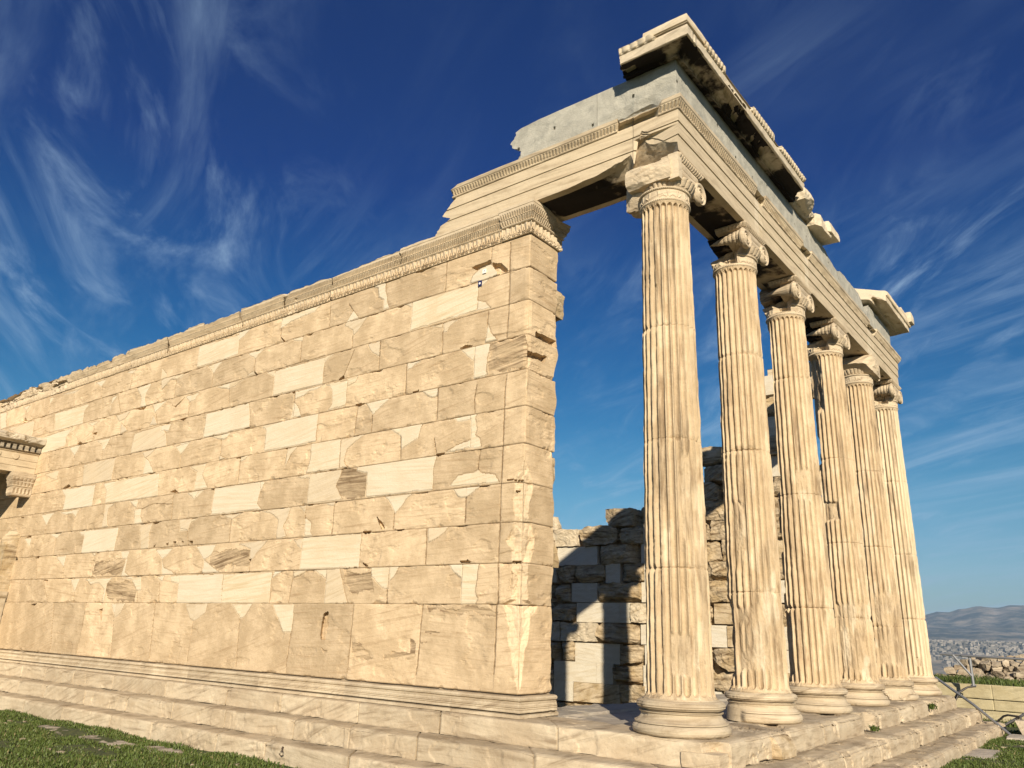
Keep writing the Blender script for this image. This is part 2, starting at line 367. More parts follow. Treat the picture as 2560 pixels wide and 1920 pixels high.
def plain(name, col, rough_=0.5, metal=0.0, noise=0.15, scale=30):
    m = bpy.data.materials.new(name); m.use_nodes = True; nt = m.node_tree; bs = nt.nodes['Principled BSDF']
    bs.inputs['Roughness'].default_value = rough_; bs.inputs['Metallic'].default_value = metal
    no = N(nt, 'ShaderNodeTexNoise', ins={'Scale': scale, 'Detail': 5}); mx = N(nt, 'ShaderNodeMix', data_type='RGBA')
    mx.inputs[6].default_value = tuple(c*(1-noise) for c in col)+(1,); mx.inputs[7].default_value = tuple(min(1, c*(1+noise)) for c in col)+(1,)
    nt.links.new(no.outputs['Fac'], mx.inputs[0]); nt.links.new(mx.outputs[2], bs.inputs['Base Color'])
    return m
M['steel'] = plain('galvanised_steel', (0.30, 0.31, 0.33), 0.45, 0.6)
M['dark_steel'] = plain('dark_steel', (0.05, 0.045, 0.045), 0.55, 0.4)
M['rust'] = plain('rusty_iron', (0.07, 0.045, 0.03), 0.8, 0.3)
M['blue'] = plain('blue_marker_paint', (0.008, 0.014, 0.09), 0.5, 0, 0.05)
M['white'] = plain('white_marker_paint', (0.82, 0.82, 0.80), 0.5, 0, 0.04)
W_NEW=[[(-5.58,6.12),(-5.47,6.08),(-5.43,5.91),(-5.31,5.83),(-5.31,5.65),(-5.17,5.65),(-5.24,5.82),(-5.29,5.98),(-5.3,6.13),(-5.43,6.13)],[(-3.54,5.65),(-3.48,5.76),(-3.37,5.83),(-3.17,5.87),(-3.06,5.74),(-3.03,5.65),(-3.22,5.64)],[(-4.84,5.64),(-4.68,5.63),(-4.67,5.54)],[(-4.67,5.63),(-3.37,5.62),(-3.38,5.2),(-4.68,5.17)],[(-3.37,5.63),(-3.17,5.63),(-3.36,5.5)],[(-3.37,5.34),(-3.22,5.28),(-3.12,5.17),(-3.38,5.2)],[(-5.83,5.62),(-5.65,5.63),(-5.82,5.5)],[(-4.27,5.15),(-4.02,5.14),(-4.03,5.07),(-4.12,5.09)],[(-4.01,5.15),(-3.63,5.15),(-3.76,5.12),(-3.88,5.05),(-3.91,4.99),(-3.99,4.99)],[(-3.16,4.95),(-3.2,4.68),(-2.98,4.68),(-3.09,4.8)],[(-5.6,5.14),(-5.31,5.14),(-5.31,4.89),(-5.46,4.97),(-5.55,5.07)],[(-4.68,4.66),(-4.37,4.66),(-4.51,4.61),(-4.57,4.56),(-4.67,4.55)],[(-3.64,4.67),(-3.38,4.66),(-3.39,4.44),(-3.5,4.54)],[(-3.38,4.66),(-3.1,4.66),(-3.14,4.51),(-3.17,4.27),(-3.14,4.2),(-3.38,4.19)],[(-5.52,4.18),(-4.99,4.18),(-5.15,4.08),(-5.33,3.96),(-5.4,4.05)],[(-4.33,4.18),(-4.02,4.19),(-4.02,4.05),(-4.16,4.06),(-4.27,4.13)],[(-4.94,3.7),(-4.27,3.7),(-4.32,3.61),(-4.35,3.48),(-4.68,3.36),(-4.69,3.55)],[(-3.73,3.7),(-3.39,3.71),(-3.39,3.61),(-3.62,3.61)],[(-3.4,3.71),(-3.28,3.7),(-3.31,3.62),(-3.28,3.47),(-3.3,3.39),(-3.22,3.34),(-3.19,3.22),(-3.38,3.23)],[(-3.38,3.33),(-3.38,3.23),(-3.81,3.22),(-3.63,3.29)],[(-5.59,3.22),(-3.97,3.21),(-4.03,3.02),(-4.01,2.73),(-5.33,2.72),(-5.35,3.08),(-5.58,3.13)],[(-3.71,2.74),(-3.57,2.88),(-3.27,2.9),(-3.22,2.93),(-3.18,2.88),(-2.94,2.83),(-2.86,2.73)],[(-4.95,2.72),(-4.34,2.73),(-4.52,2.63),(-4.61,2.52),(-4.7,2.45),(-4.82,2.61)],[(-3.67,2.73),(-3.13,2.73),(-3.27,2.64),(-3.4,2.57),(-3.54,2.6)],[(-4.05,2.23),(-3.67,2.23),(-3.74,2.15),(-3.89,2.06),(-4.04,2.01)],[(-5.09,1.73),(-4.74,1.74),(-4.73,1.43),(-4.85,1.46),(-5.07,1.6)],[(-4.73,1.74),(-4.55,1.73),(-4.62,1.6),(-4.71,1.53)],[(-3.65,1.74),(-3.42,1.74),(-3.41,1.55),(-3.55,1.63)],[(-3.42,1.74),(-3.14,1.74),(-3.17,1.53),(-3.19,1.39),(-3.14,1.3),(-3.17,1.24),(-3.41,1.24)],[(-10.55,6.11),(-9.21,6.07),(-9.16,5.67),(-10.54,5.66)],[(-9.22,6.11),(-8.85,6.12),(-9.03,6.01),(-9.21,5.95)],[(-7.93,6.11),(-6.87,6.12),(-7.04,6.02),(-7.31,6.02),(-7.67,5.98),(-7.92,5.92)],[(-6.02,5.81),(-5.87,5.65),(-6.16,5.63)],[(-10.12,5.61),(-9.65,5.62),(-9.82,5.5),(-9.89,5.43)],[(-11.11,5.62),(-10.88,5.61),(-11.09,5.54)],[(-8.85,5.62),(-8.34,5.63),(-8.59,5.48)],[(-7.6,5.64),(-7.26,5.62),(-7.27,5.54),(-7.47,5.58)],[(-6.16,5.64),(-5.67,5.62),(-5.78,5.5),(-5.87,5.41),(-5.96,5.36),(-5.98,5.46),(-6.2,5.58)],[(-8.8,5.18),(-8.55,5.25),(-8.51,5.16)],[(-9.72,5.13),(-9.49,5.14),(-8.81,5.13),(-9.12,5.04),(-9.28,5.02)],[(-10.75,5.11),(-10.28,5.11),(-10.4,4.99),(-10.58,4.97)],[(-8.16,5.13),(-7.94,5.13),(-7.94,5.02),(-8.05,5.07)],[(-7.92,5.12),(-6.62,5.12),(-6.6,4.67),(-7.92,4.67),(-7.94,5.01)],[(-6.62,5.12),(-6.38,5.15),(-6.52,5.09),(-6.61,5.04)],[(-9.92,4.64),(-8.6,4.65),(-8.53,4.48),(-8.47,4.19),(-9.92,4.18)],[(-7.29,4.64),(-6.54,4.64),(-6.71,4.6),(-6.92,4.6),(-7.05,4.54),(-7.29,4.51)],[(-7.31,4.47),(-7.18,4.38),(-7.06,4.19),(-7.32,4.2)],[(-6.54,4.63),(-6.34,4.64),(-5.99,4.62),(-5.98,4.2),(-6.41,4.19),(-6.31,4.29),(-6.33,4.49),(-6.42,4.6)],[(-5.99,4.64),(-5.76,4.64),(-5.8,4.55),(-5.98,4.52)],[(-9.64,4.16),(-9.04,4.17),(-9.12,4.08),(-9.34,4.08)],[(-10.68,4.17),(-10.34,4.16),(-10.46,4.04),(-10.57,3.95)],[(-8.11,4.16),(-6.62,4.19),(-6.62,3.71),(-7.95,3.7),(-7.97,4.07)],[(-9.28,3.77),(-9.08,3.71),(-9.27,3.69)],[(-10.2,3.66),(-9.67,3.68),(-9.75,3.48),(-9.52,3.21),(-9.94,3.21),(-9.94,3.55)],[(-8.62,3.68),(-8.38,3.69),(-8.47,3.62),(-8.61,3.6)],[(-7.32,3.68),(-7.05,3.7),(-7.22,3.54),(-7.32,3.37),(-7.32,3.22)],[(-6.72,3.69),(-6.02,3.69),(-5.99,3.22),(-6.77,3.21),(-6.7,3.44)],[(-6.01,3.66),(-5.44,3.69),(-5.67,3.59),(-5.85,3.48),(-5.88,3.31),(-5.8,3.22),(-5.98,3.22)],[(-10.15,3.17),(-9.6,3.19),(-9.85,3.04),(-9.9,3.04)],[(-9.27,3.19),(-7.97,3.19),(-7.92,3.03),(-7.97,2.83),(-7.82,2.72),(-9.28,2.72),(-9.28,3.06)],[(-7.97,3.19),(-7.82,3.18),(-7.91,3.03)],[(-6.99,3.19),(-6.66,3.19),(-6.67,3.13),(-6.87,3.14)],[(-6.66,3.19),(-5.92,3.2),(-5.93,3.1),(-6.02,2.95),(-5.85,2.73),(-6.65,2.72),(-6.68,3.0)],[(-10.25,2.7),(-9.67,2.68),(-9.93,2.6),(-9.94,2.48),(-10.19,2.49)],[(-8.91,2.69),(-8.31,2.69),(-8.63,2.6)],[(-7.84,2.69),(-7.04,2.7),(-7.08,2.62),(-7.1,2.52),(-7.19,2.42),(-7.09,2.24),(-7.33,2.22),(-7.35,2.54),(-7.56,2.64)],[(-6.86,2.7),(-6.67,2.71),(-6.68,2.59),(-6.78,2.66)],[(-6.66,2.51),(-6.51,2.43),(-6.51,2.29),(-6.45,2.23),(-6.64,2.22)],[(-6.24,2.72),(-6.0,2.71),(-6.02,2.65),(-6.12,2.66)],[(-9.58,2.19),(-8.98,2.2),(-9.09,2.02),(-9.29,1.95)],[(-9.28,1.95),(-9.17,1.9),(-8.78,1.74),(-9.29,1.73)],[(-8.35,2.18),(-7.55,2.21),(-7.73,2.07),(-7.89,1.93),(-7.96,1.92),(-7.99,2.09)],[(-6.9,2.19),(-6.66,2.2),(-6.68,2.03)],[(-6.67,2.21),(-5.35,2.21),(-5.35,1.73),(-6.67,1.74)],[(-9.98,1.71),(-8.66,1.7),(-8.6,1.23),(-9.95,1.22)],[(-8.65,1.7),(-7.34,1.71),(-7.33,1.49),(-7.31,1.39),(-7.32,1.23),(-8.6,1.23)],[(-7.28,1.72),(-7.08,1.72),(-7.31,1.62)],[(-6.81,1.72),(-6.45,1.72),(-6.59,1.66),(-6.79,1.61)],[(-6.3,1.72),(-6.04,1.72),(-6.04,1.59),(-6.19,1.65)],[(-6.04,1.72),(-5.76,1.73),(-5.52,1.24),(-6.02,1.24)],[(-9.65,1.22),(-8.98,1.23),(-9.03,1.07),(-9.32,0.95),(-9.44,0.98)],[(-8.3,1.22),(-7.74,1.23),(-7.91,1.03),(-8.01,1.01)],[(-7.23,1.22),(-6.71,1.23),(-6.68,0.83),(-6.89,0.83)],[(-20.11,6.1),(-19.67,6.1),(-19.59,5.84),(-19.46,5.65),(-19.85,5.63)],[(-18.65,6.07),(-18.24,6.06),(-18.39,5.94)],[(-17.06,6.07),(-16.86,6.06),(-17.04,5.9)],[(-16.43,6.06),(-15.54,6.05),(-15.79,5.99)],[(-14.76,6.07),(-14.26,6.07),(-14.46,5.93),(-14.55,5.97)],[(-13.38,6.07),(-12.97,6.07),(-13.1,5.99)],[(-11.85,5.89),(-11.65,5.74),(-11.61,5.65),(-11.82,5.63)],[(-19.37,5.59),(-17.74,5.59),(-17.71,5.16),(-18.57,5.35)],[(-16.61,5.61),(-14.87,5.59),(-15.07,5.45),(-15.03,5.15),(-16.44,5.14)],[(-13.82,5.56),(-13.58,5.6),(-13.84,5.39),(-13.79,5.22)],[(-12.79,5.62),(-12.21,5.62),(-12.36,5.41),(-12.35,5.29),(-12.23,5.13),(-12.51,5.16),(-12.53,5.39)],[(-11.82,5.61),(-11.66,5.66),(-10.88,5.61),(-11.19,5.54),(-11.43,5.58),(-11.72,5.42)],[(-11.98,5.13),(-11.88,5.25),(-11.76,5.16)],[(-16.94,5.07),(-15.5,5.11),(-15.73,4.92),(-15.71,4.7),(-16.98,4.65)],[(-14.76,5.11),(-14.17,5.1),(-14.35,5.04),(-14.56,5.03)],[(-13.48,5.12),(-12.89,5.13),(-13.06,4.98),(-13.28,4.95)],[(-13.19,4.92),(-12.85,4.7),(-13.14,4.67)],[(-11.98,5.13),(-11.46,5.13),(-11.82,4.96),(-11.84,4.92)],[(-11.87,4.89),(-11.66,4.67),(-11.98,4.7)],[(-15.43,4.63),(-14.89,4.65),(-15.11,4.41)],[(-14.15,4.64),(-13.55,4.63),(-13.73,4.39),(-13.82,4.4),(-13.91,4.53)],[(-12.52,4.59),(-11.52,4.62),(-11.28,4.44),(-11.17,4.17),(-12.55,4.18),(-12.55,4.39)],[(-11.52,4.62),(-11.14,4.62),(-11.2,4.48),(-11.48,4.52)],[(-16.49,4.12),(-15.75,4.14),(-15.77,3.93),(-16.04,3.98)],[(-14.53,4.14),(-13.16,4.16),(-13.16,3.69),(-14.43,3.65)],[(-12.06,4.14),(-11.56,4.16),(-11.8,4.04),(-11.91,4.02)],[(-11.88,4.01),(-11.73,3.92),(-11.48,3.68),(-11.89,3.69)],[(-10.83,4.11),(-10.34,4.14),(-10.59,3.94)],[(-15.4,3.66),(-13.82,3.65),(-13.8,3.19),(-15.14,3.19),(-15.15,3.5)],[(-13.48,3.64),(-11.27,3.65),(-11.19,3.2),(-13.24,3.2),(-13.28,3.47)],[(-16.18,3.15),(-15.51,3.16),(-15.7,3.06),(-15.81,2.9)],[(-15.26,3.15),(-14.35,3.16),(-14.46,3.0),(-14.63,3.09),(-14.97,3.09)],[(-13.21,3.17),(-12.81,3.18),(-13.04,3.08),(-13.05,2.88),(-12.91,2.71),(-13.2,2.71),(-13.19,2.98)],[(-12.25,3.18),(-11.89,3.18),(-11.92,3.02)],[(-11.97,3.0),(-11.72,2.99),(-11.72,2.85),(-11.56,2.71),(-11.9,2.71)],[(-10.15,3.18),(-9.77,3.18),(-9.89,3.04)],[(-16.81,2.65),(-16.43,2.65),(-16.47,2.45)],[(-15.51,2.69),(-14.96,2.69),(-15.17,2.58)],[(-14.16,2.68),(-12.48,2.67),(-12.51,2.22),(-13.87,2.22),(-13.88,2.58),(-14.01,2.6)],[(-11.67,2.68),(-11.19,2.68),(-11.26,2.5),(-11.2,2.21),(-11.47,2.21)],[(-10.27,2.69),(-9.86,2.68),(-9.93,2.48),(-10.21,2.54)],[(-14.99,2.18),(-14.53,2.19),(-14.55,1.96)],[(-13.41,2.2),(-13.19,2.2),(-13.28,2.15)],[(-12.2,2.2),(-11.89,2.19),(-11.94,2.05),(-12.13,2.06)],[(-11.96,2.05),(-11.91,2.05),(-11.93,1.81),(-11.76,1.73),(-12.06,1.71)],[(-10.93,2.18),(-10.35,2.19),(-10.52,2.06),(-10.66,2.01)],[(-10.66,2.01),(-10.55,1.85),(-10.29,1.79),(-10.17,1.72),(-10.58,1.72)],[(-14.11,1.7),(-13.71,1.71),(-13.84,1.44)],[(-13.48,1.7),(-12.39,1.7),(-12.54,1.59),(-12.55,1.25),(-12.62,1.28),(-12.61,1.49),(-12.88,1.62),(-13.21,1.59)],[(-12.02,1.71),(-11.29,1.7),(-11.21,1.47),(-11.37,1.46),(-11.63,1.66)],[(-10.74,1.69),(-10.49,1.71),(-10.53,1.6)],[(-10.29,1.7),(-9.98,1.7),(-9.97,1.56),(-10.2,1.59)],[(-12.24,1.22),(-11.7,1.23),(-11.82,1.05),(-11.99,0.97)]]
W_JOINT=[[(-4.0,6.12),(-4.0,5.64)],[(-3.15,6.1),(-3.15,5.89)],[(-2.81,6.08),(-2.81,5.67),(-2.8,5.2),(-2.82,4.69)],[(-4.0,5.01),(-3.99,4.67)],[(-3.16,5.13),(-3.17,4.93)],[(-5.3,5.15),(-5.29,4.68)],[(-4.69,4.66),(-4.67,4.2)],[(-2.8,4.14),(-2.82,3.95),(-2.82,3.71),(-2.82,3.22),(-2.82,2.87),(-2.83,2.56),(-2.82,2.24)],[(-5.34,3.96),(-5.33,3.71)],[(-4.02,4.19),(-4.01,3.71)],[(-3.31,4.09),(-3.34,3.88),(-3.32,3.71)],[(-4.04,3.44),(-3.98,3.22)],[(-4.7,3.55),(-4.67,3.23)],[(-4.35,3.48),(-3.74,3.48),(-3.39,3.5)],[(-3.19,3.22),(-3.22,2.93)],[(-4.71,2.46),(-4.71,2.23)],[(-3.4,2.58),(-3.4,2.25)],[(-2.82,2.24),(-2.83,1.91),(-2.81,1.24)],[(-2.83,1.22),(-2.83,0.59),(-2.84,0.45)],[(-4.07,2.23),(-4.05,1.74)],[(-4.74,1.43),(-4.72,1.24)],[(-4.05,1.24),(-4.07,0.93),(-4.08,0.53),(-4.1,0.38)],[(-7.92,5.92),(-7.9,5.66)],[(-6.61,6.02),(-6.58,5.64)],[(-6.14,5.96),(-6.02,5.81)],[(-9.89,5.43),(-9.88,5.15)],[(-8.59,5.48),(-8.56,5.24),(-8.49,5.14)],[(-7.28,5.54),(-7.26,5.16)],[(-5.97,5.36),(-5.95,5.16)],[(-9.28,5.02),(-9.22,4.74)],[(-10.6,4.97),(-10.55,4.69)],[(-5.89,5.12),(-6.09,4.72)],[(-7.3,4.64),(-7.27,4.19)],[(-10.75,4.41),(-9.94,4.37)],[(-9.3,4.07),(-9.27,3.8)],[(-5.69,4.15),(-5.71,3.71)],[(-8.61,3.61),(-8.6,3.2)],[(-8.64,2.6),(-8.61,2.21)],[(-6.01,2.65),(-6.0,2.23)],[(-9.95,2.47),(-9.85,2.23)],[(-6.67,2.59),(-6.66,2.5)],[(-7.96,1.92),(-7.93,1.73)],[(-6.81,1.61),(-6.84,1.25)],[(-9.34,0.95),(-9.35,0.32)],[(-8.02,1.0),(-7.96,0.3)],[(-6.69,0.94),(-6.73,0.35)],[(-5.38,1.22),(-5.39,0.34)],[(-18.39,5.94),(-18.32,5.64)],[(-17.02,5.97),(-16.99,5.64)],[(-15.79,5.98),(-15.67,5.65)],[(-14.41,5.93),(-14.34,5.64)],[(-13.1,5.99),(-13.09,5.64)],[(-13.58,5.6),(-13.31,5.16)],[(-11.23,5.53),(-11.19,5.16)],[(-14.42,5.0),(-14.32,4.64)],[(-11.81,4.94),(-11.67,4.69)],[(-10.55,4.97),(-10.55,4.68)],[(-16.43,4.62),(-16.39,4.22)],[(-15.11,4.41),(-15.08,4.17)],[(-13.82,4.4),(-13.75,4.19)],[(-15.74,3.93),(-15.74,3.72)],[(-10.59,3.94),(-10.56,3.7)],[(-13.82,3.65),(-13.78,3.2)],[(-15.81,2.9),(-15.79,2.72)],[(-14.46,3.0),(-14.46,2.71)],[(-10.62,3.15),(-10.55,2.73)],[(-11.72,2.99),(-11.28,3.06),(-10.59,3.0)],[(-15.17,2.58),(-15.16,2.22)],[(-15.95,2.19),(-15.75,1.74)],[(-14.55,1.96),(-14.48,1.72)],[(-13.28,2.15),(-13.22,1.74)],[(-16.54,1.69),(-16.42,1.24)],[(-15.39,1.7),(-14.98,1.24)],[(-13.84,1.44),(-13.84,1.23)],[(-11.35,1.46),(-11.27,1.23)],[(-10.6,1.58),(-10.54,1.24)],[(-14.68,1.23),(-14.39,0.34)],[(-13.24,1.22),(-13.23,0.3)],[(-12.03,0.97),(-11.9,0.27)],[(-10.64,1.22),(-10.54,0.31)]]
W_PIT=[[(-3.5,5.89),(-3.17,5.92),(-3.14,5.86),(-3.4,5.83)],[(-3.13,5.86),(-2.97,5.81),(-2.84,5.66),(-3.02,5.66)],[(-3.65,4.68),(-3.53,4.72),(-3.41,4.68)],[(-4.66,6.12),(-4.34,6.14),(-4.5,6.09)],[(-4.0,3.22),(-3.81,3.22),(-3.94,3.18)],[(-5.64,4.19),(-5.52,4.18),(-5.64,4.15)],[(-2.58,2.6),(-2.5,2.6),(-2.57,2.58)],[(-4.56,4.18),(-4.4,4.2),(-4.42,4.17)],[(-2.81,2.75),(-2.35,2.73),(-2.63,2.73)],[(-3.52,1.76),(-3.33,1.78),(-3.25,1.74)],[(-5.33,2.24),(-5.16,2.23),(-5.17,2.2),(-5.27,2.2)],[(-4.69,2.23),(-4.44,2.23),(-4.61,2.21)],[(-5.07,2.43),(-4.96,2.35),(-4.88,2.25),(-4.94,2.25)],[(-2.61,1.74),(-2.43,1.75),(-2.53,1.72)],[(-5.29,1.8),(-5.15,1.75),(-5.21,1.74)],[(-6.22,4.67),(-6.09,4.73),(-6.06,4.68)],[(-5.75,4.19),(-5.6,4.18),(-5.64,4.14)],[(-7.91,5.75),(-7.76,5.65),(-7.81,5.65)],[(-7.38,4.66),(-7.29,4.66),(-7.31,4.62)],[(-10.83,4.67),(-10.57,4.67),(-10.69,4.62)],[(-8.58,5.24),(-8.44,5.15),(-8.49,5.13)],[(-8.76,3.67),(-8.62,3.69),(-8.62,3.66)],[(-9.39,3.18),(-9.29,3.19),(-9.29,3.16)],[(-6.65,2.71),(-6.45,2.71),(-6.57,2.69)],[(-6.01,2.72),(-5.95,2.71),(-5.98,2.69)],[(-5.27,2.23),(-5.15,2.23),(-5.19,2.19)],[(-7.98,1.92),(-7.91,1.92),(-7.93,1.89)],[(-7.41,3.69),(-7.32,3.69),(-7.33,3.67)],[(-6.0,1.1),(-5.91,1.14),(-5.87,0.96),(-5.92,0.75),(-6.01,0.75),(-6.03,0.95)],[(-14.45,4.86),(-14.21,4.84),(-14.25,4.77)],[(-12.71,5.14),(-12.23,5.14),(-12.32,5.08)],[(-15.37,3.69),(-15.1,3.77),(-14.92,3.67)],[(-11.38,5.08),(-11.11,4.96),(-10.78,5.1),(-11.07,4.94)],[(-10.75,3.24),(-10.58,3.27),(-10.43,3.19)],[(-15.14,4.68),(-14.94,4.72),(-14.81,4.66)],[(-12.69,5.64),(-12.32,5.64),(-12.46,5.62)],[(-18.35,5.75),(-18.18,5.62),(-18.5,5.63)],[(-16.73,2.68),(-16.61,2.72),(-16.44,2.67)],[(-17.37,2.19),(-17.05,2.25),(-16.87,2.15)],[(-16.05,2.2),(-15.82,2.22),(-15.82,2.17)],[(-15.44,1.71),(-15.18,1.71),(-15.16,1.66)],[(-15.76,1.2),(-15.44,1.22),(-15.59,1.15)],[(-12.53,2.69),(-12.4,2.69),(-12.47,2.68)],[(-11.19,2.69),(-10.92,2.7),(-11.12,2.66)],[(-11.04,2.24),(-10.96,2.28),(-10.98,2.23)],[(-10.62,2.27),(-10.53,2.29),(-10.53,2.25)],[(-10.37,2.31),(-10.26,2.3),(-10.3,2.25)],[(-10.1,2.31),(-10.02,2.3),(-10.01,2.25)],[(-9.84,2.29),(-9.73,2.3),(-9.71,2.23)],[(-12.66,1.11),(-12.54,1.12),(-12.52,0.88)],[(-17.3,3.16),(-17.12,3.16),(-17.12,3.14)],[(-13.21,2.21),(-13.09,2.21),(-13.14,2.19)]]
W_STAIN=[[(-3.09,4.65),(-2.8,4.67),(-2.56,4.66),(-2.49,4.23),(-2.78,4.21),(-3.15,4.21),(-3.13,4.49)],[(-9.14,2.08),(-8.0,2.08),(-7.99,1.81),(-9.07,1.83)],[(-5.91,3.18),(-5.53,3.19),(-5.36,3.08),(-5.34,2.76),(-5.83,2.74),(-6.0,2.93)],[(-5.7,1.66),(-5.11,1.69),(-5.04,1.41),(-5.57,1.39)],[(-5.37,0.74),(-5.18,0.68),(-4.91,0.54),(-4.98,0.5),(-5.33,0.56)],[(-5.99,0.64),(-5.85,0.64),(-5.9,0.59)],[(-4.27,0.81),(-4.15,0.73),(-4.21,0.55),(-4.74,0.52),(-4.73,0.59),(-4.28,0.63)],[(-4.04,1.2),(-2.78,1.2),(-2.84,1.13),(-4.01,1.13)],[(-4.05,0.89),(-3.71,0.89),(-3.92,0.84)],[(-4.04,0.77),(-3.91,0.76),(-4.0,0.73)],[(-2.67,1.58),(-2.53,1.53),(-2.58,1.42),(-2.69,1.43)],[(-12.58,1.59),(-11.46,1.62),(-11.33,1.25),(-12.44,1.31)],[(-13.23,2.02),(-12.02,2.07),(-12.01,1.75),(-13.17,1.79)]]

# ------------------------------------------------------------------ the long south wall with its corner pillar
AY, AX, AN = 0.275, -2.468, 0.935            # south face, east face, north edge of the pillar
WX0 = -22.5
WP = Path([(WX0, AY), (AX, AY), (AX, AN)])
SC = AX-WX0                                   # path length at the corner
Z_ORTH0, Z_ORTH1, HC = 0.25, 1.24, 0.489
SLOTS = [[(0.45, 4.66), (0.92, 4.67), (0.92, 4.76), (0.45, 4.745)], [(0.20, 4.335), (0.64, 4.36), (0.70, 4.455), (0.27, 4.43)]]
wall = thing('ashlar_wall', 'long sunlit marble wall of patched cream and white blocks, carved band on top', 'wall', (-12.4, 0.6, 0))
def submesh(V, q, keep, attrs):
    q = q[keep]; u, inv = np.unique(q, return_inverse=True)
    return V[u], inv.reshape(-1, 4), {k: v[u] for k, v in attrs.items()}
def wall_course(name, z0, z1, seed, label=None):
    ss = np.concatenate([np.arange(0, 5.0, 0.04), np.arange(5.0, 10.5, 0.016), np.arange(10.5, WP.c[-1]-0.001, 0.0115), [WP.c[-1]-1e-6]])
    ss[np.argmin(abs(ss-SC))] = SC
    nz = int((z1-z0)/0.0115); zz = np.linspace(z0, z1, nz)
    S, Z = np.meshgrid(ss, zz); X = S+WX0
    east = S > SC; Yv = AY+(S-SC)
    # ragged positions used for all traced outlines
    wx = X+0.018*fbm(X, Z, 3.3, 9, 4, 3); wz = Z+0.014*fbm(X, Z, 9.1, 9, 4, 4)
    pid = np.zeros(S.shape, int); new = np.zeros(S.shape, int); areas = {}
    for i, P in enumerate(W_NEW):
        P = np.array(P); cz = P[:, 1].mean()
        if not (z0-0.01 < cz < z1+0.01): continue
        m = inpoly(wx, wz, P) & ~east
        new[m] = i+1
        areas[i+1] = 0.5*abs(np.sum(P[:, 0]*np.roll(P[:, 1], 1)-P[:, 1]*np.roll(P[:, 0], 1)))
    D = np.full(S.shape, 9.0); nj = 0
    for J in W_JOINT:
        zs = [p[1] for p in J]
        lo, hi = max(min(zs), z0), min(max(zs), z1)
        if hi-lo < 0.05 or (hi-lo) < 0.5*(max(zs)-min(zs)) and len(J) < 4 and (max(zs)-min(zs)) < 0.6: continue
        xs = [p[0] for p in J]
        w = (X > min(xs)-0.15) & (X < max(xs)+0.15) & ~east
        if w.any():
            D[w] = np.minimum(D[w], segdist(X[w]+0.4*(wx[w]-X[w]), Z[w]+0.3*(wz[w]-Z[w]), J))
        if hi-lo > 0.55*(z1-z0):
            nj += 1; pid = pid+(X > np.interp(Z, sorted(zs), [p[0] for p in sorted(J, key=lambda p: p[1])]))
    pid = pid+200*east+300*(new > 0)*(1+new)
    rv = np.vectorize(lambda i: h01(i*0.37+seed*5.3), otypes=[float]); uq, inv = np.unique(pid, return_inverse=True)
    rnd = rv(uq)[inv].reshape(S.shape)
    isn = new > 0
    H = 0.006*(rnd-0.5)
    big = fbm(X, Z, east*3.0+seed, 2.3, 5, seed+50)
    H = H+np.where(isn, 0.0008*big, 0.006*big+0.0035*fbm(X*1.0, Z*3.0, seed, 9, 4, 61))
    # flaked skin on old blocks
    fl = fbm(X*0.8, Z*1.6, seed*1.7, 3.2, 5, 70+seed)
    H = H-np.where(isn, 0, 0.011*sstep(0.14, 0.34, fl))
    # worn edges and chips along the bed joints
    eb = np.minimum(Z-z0, z1-Z); cb = fbm(X, Z*0.3+np.where(Z-z0 < z1-Z, 0, 7.7), seed, 5.5, 4, 80)
    chip = np.where(isn, 0.25, 1.0)*np.clip(cb*2.0-0.22, 0, 1)
    H = H-0.045*chip*np.clip(1-eb/(0.012+0.05*chip), 0, 1)
    H = H-0.007*np.clip(1-eb/0.012, 0, 1)
    H = H-0.016*np.clip(1-D/0.009, 0, 1)-np.where(isn, 0, 0.02*np.clip(cb*1.3-0.25, 0, 1)*np.clip(1-D/0.04, 0, 1))
    # hairline round each inserted patch
    ed = np.zeros(S.shape, bool)
    ed[:, 1:] |= new[:, 1:] != new[:, :-1]; ed[1:, :] |= new[1:, :] != new[:-1, :]
    H = H-0.006*ed
    dirt_shade = np.where(ed, 0.55, 0.0)+np.where(D < 0.011, 0.9, 0)+0.55*np.clip(1-eb/0.011, 0, 1)
    for P in W_PIT:
        P = np.array(P); cz = P[:, 1].mean()
        if z0-0.03 < cz < z1+0.03:
            H = np.where(inpoly(wx, wz, P) & ~east, H-0.075+0.02*fbm(X, Z, 0, 14, 3, 9), H)
    for P in W_STAIN:
        P = np.array(P); cz = P[:, 1].mean()
        if z0-0.03 < cz < z1+0.03:
            wx2 = X+0.16*fbm(X, Z, 1.3, 4, 5, 93); wz2 = Z+0.13*fbm(X, Z, 5.1, 5, 5, 94)
            st_ = inpoly(wx2, wz2, P) & ~east & ~isn
            dirt_shade = np.where(st_, np.maximum(dirt_shade, 0.95), dirt_shade)
            H = np.where(st_, H-0.006+0.007*fbm(X*0.5, Z*2.5, 2, 12, 4, 95), H)
    # corner: worn arris and the long scar low down
    dc = np.abs(S-SC); wr = np.clip(fbm(0*Z, Z, seed, 2.2, 5, 99)+0.15, 0, 1)
    H = H-0.03*wr*np.clip(1-dc/0.07, 0, 1)-0.006*np.clip(1-dc/0.012, 0, 1)
    lowscar = np.interp(Z, [0.25, 0.4, 0.75, 1.24, 1.3, 1.7, 2.0, 2.25, 2.7, 3.0], [0, .06, .12, .26, .12, .12, .22, .13, .16, 0.0])*(1+0.5*fbm(S, Z, 1, 6, 4, 98))
    sc_ = np.clip(1-dc/np.maximum(lowscar, 1e-3), 0, 1)*(lowscar > 0.02)
    H = H-0.55*np.minimum(lowscar*sc_, 0.10)*np.where(east, 0.85, 1)+np.where(sc_ > 0, 0.012*fbm(S, Z, 5, 14, 4, 97), 0)
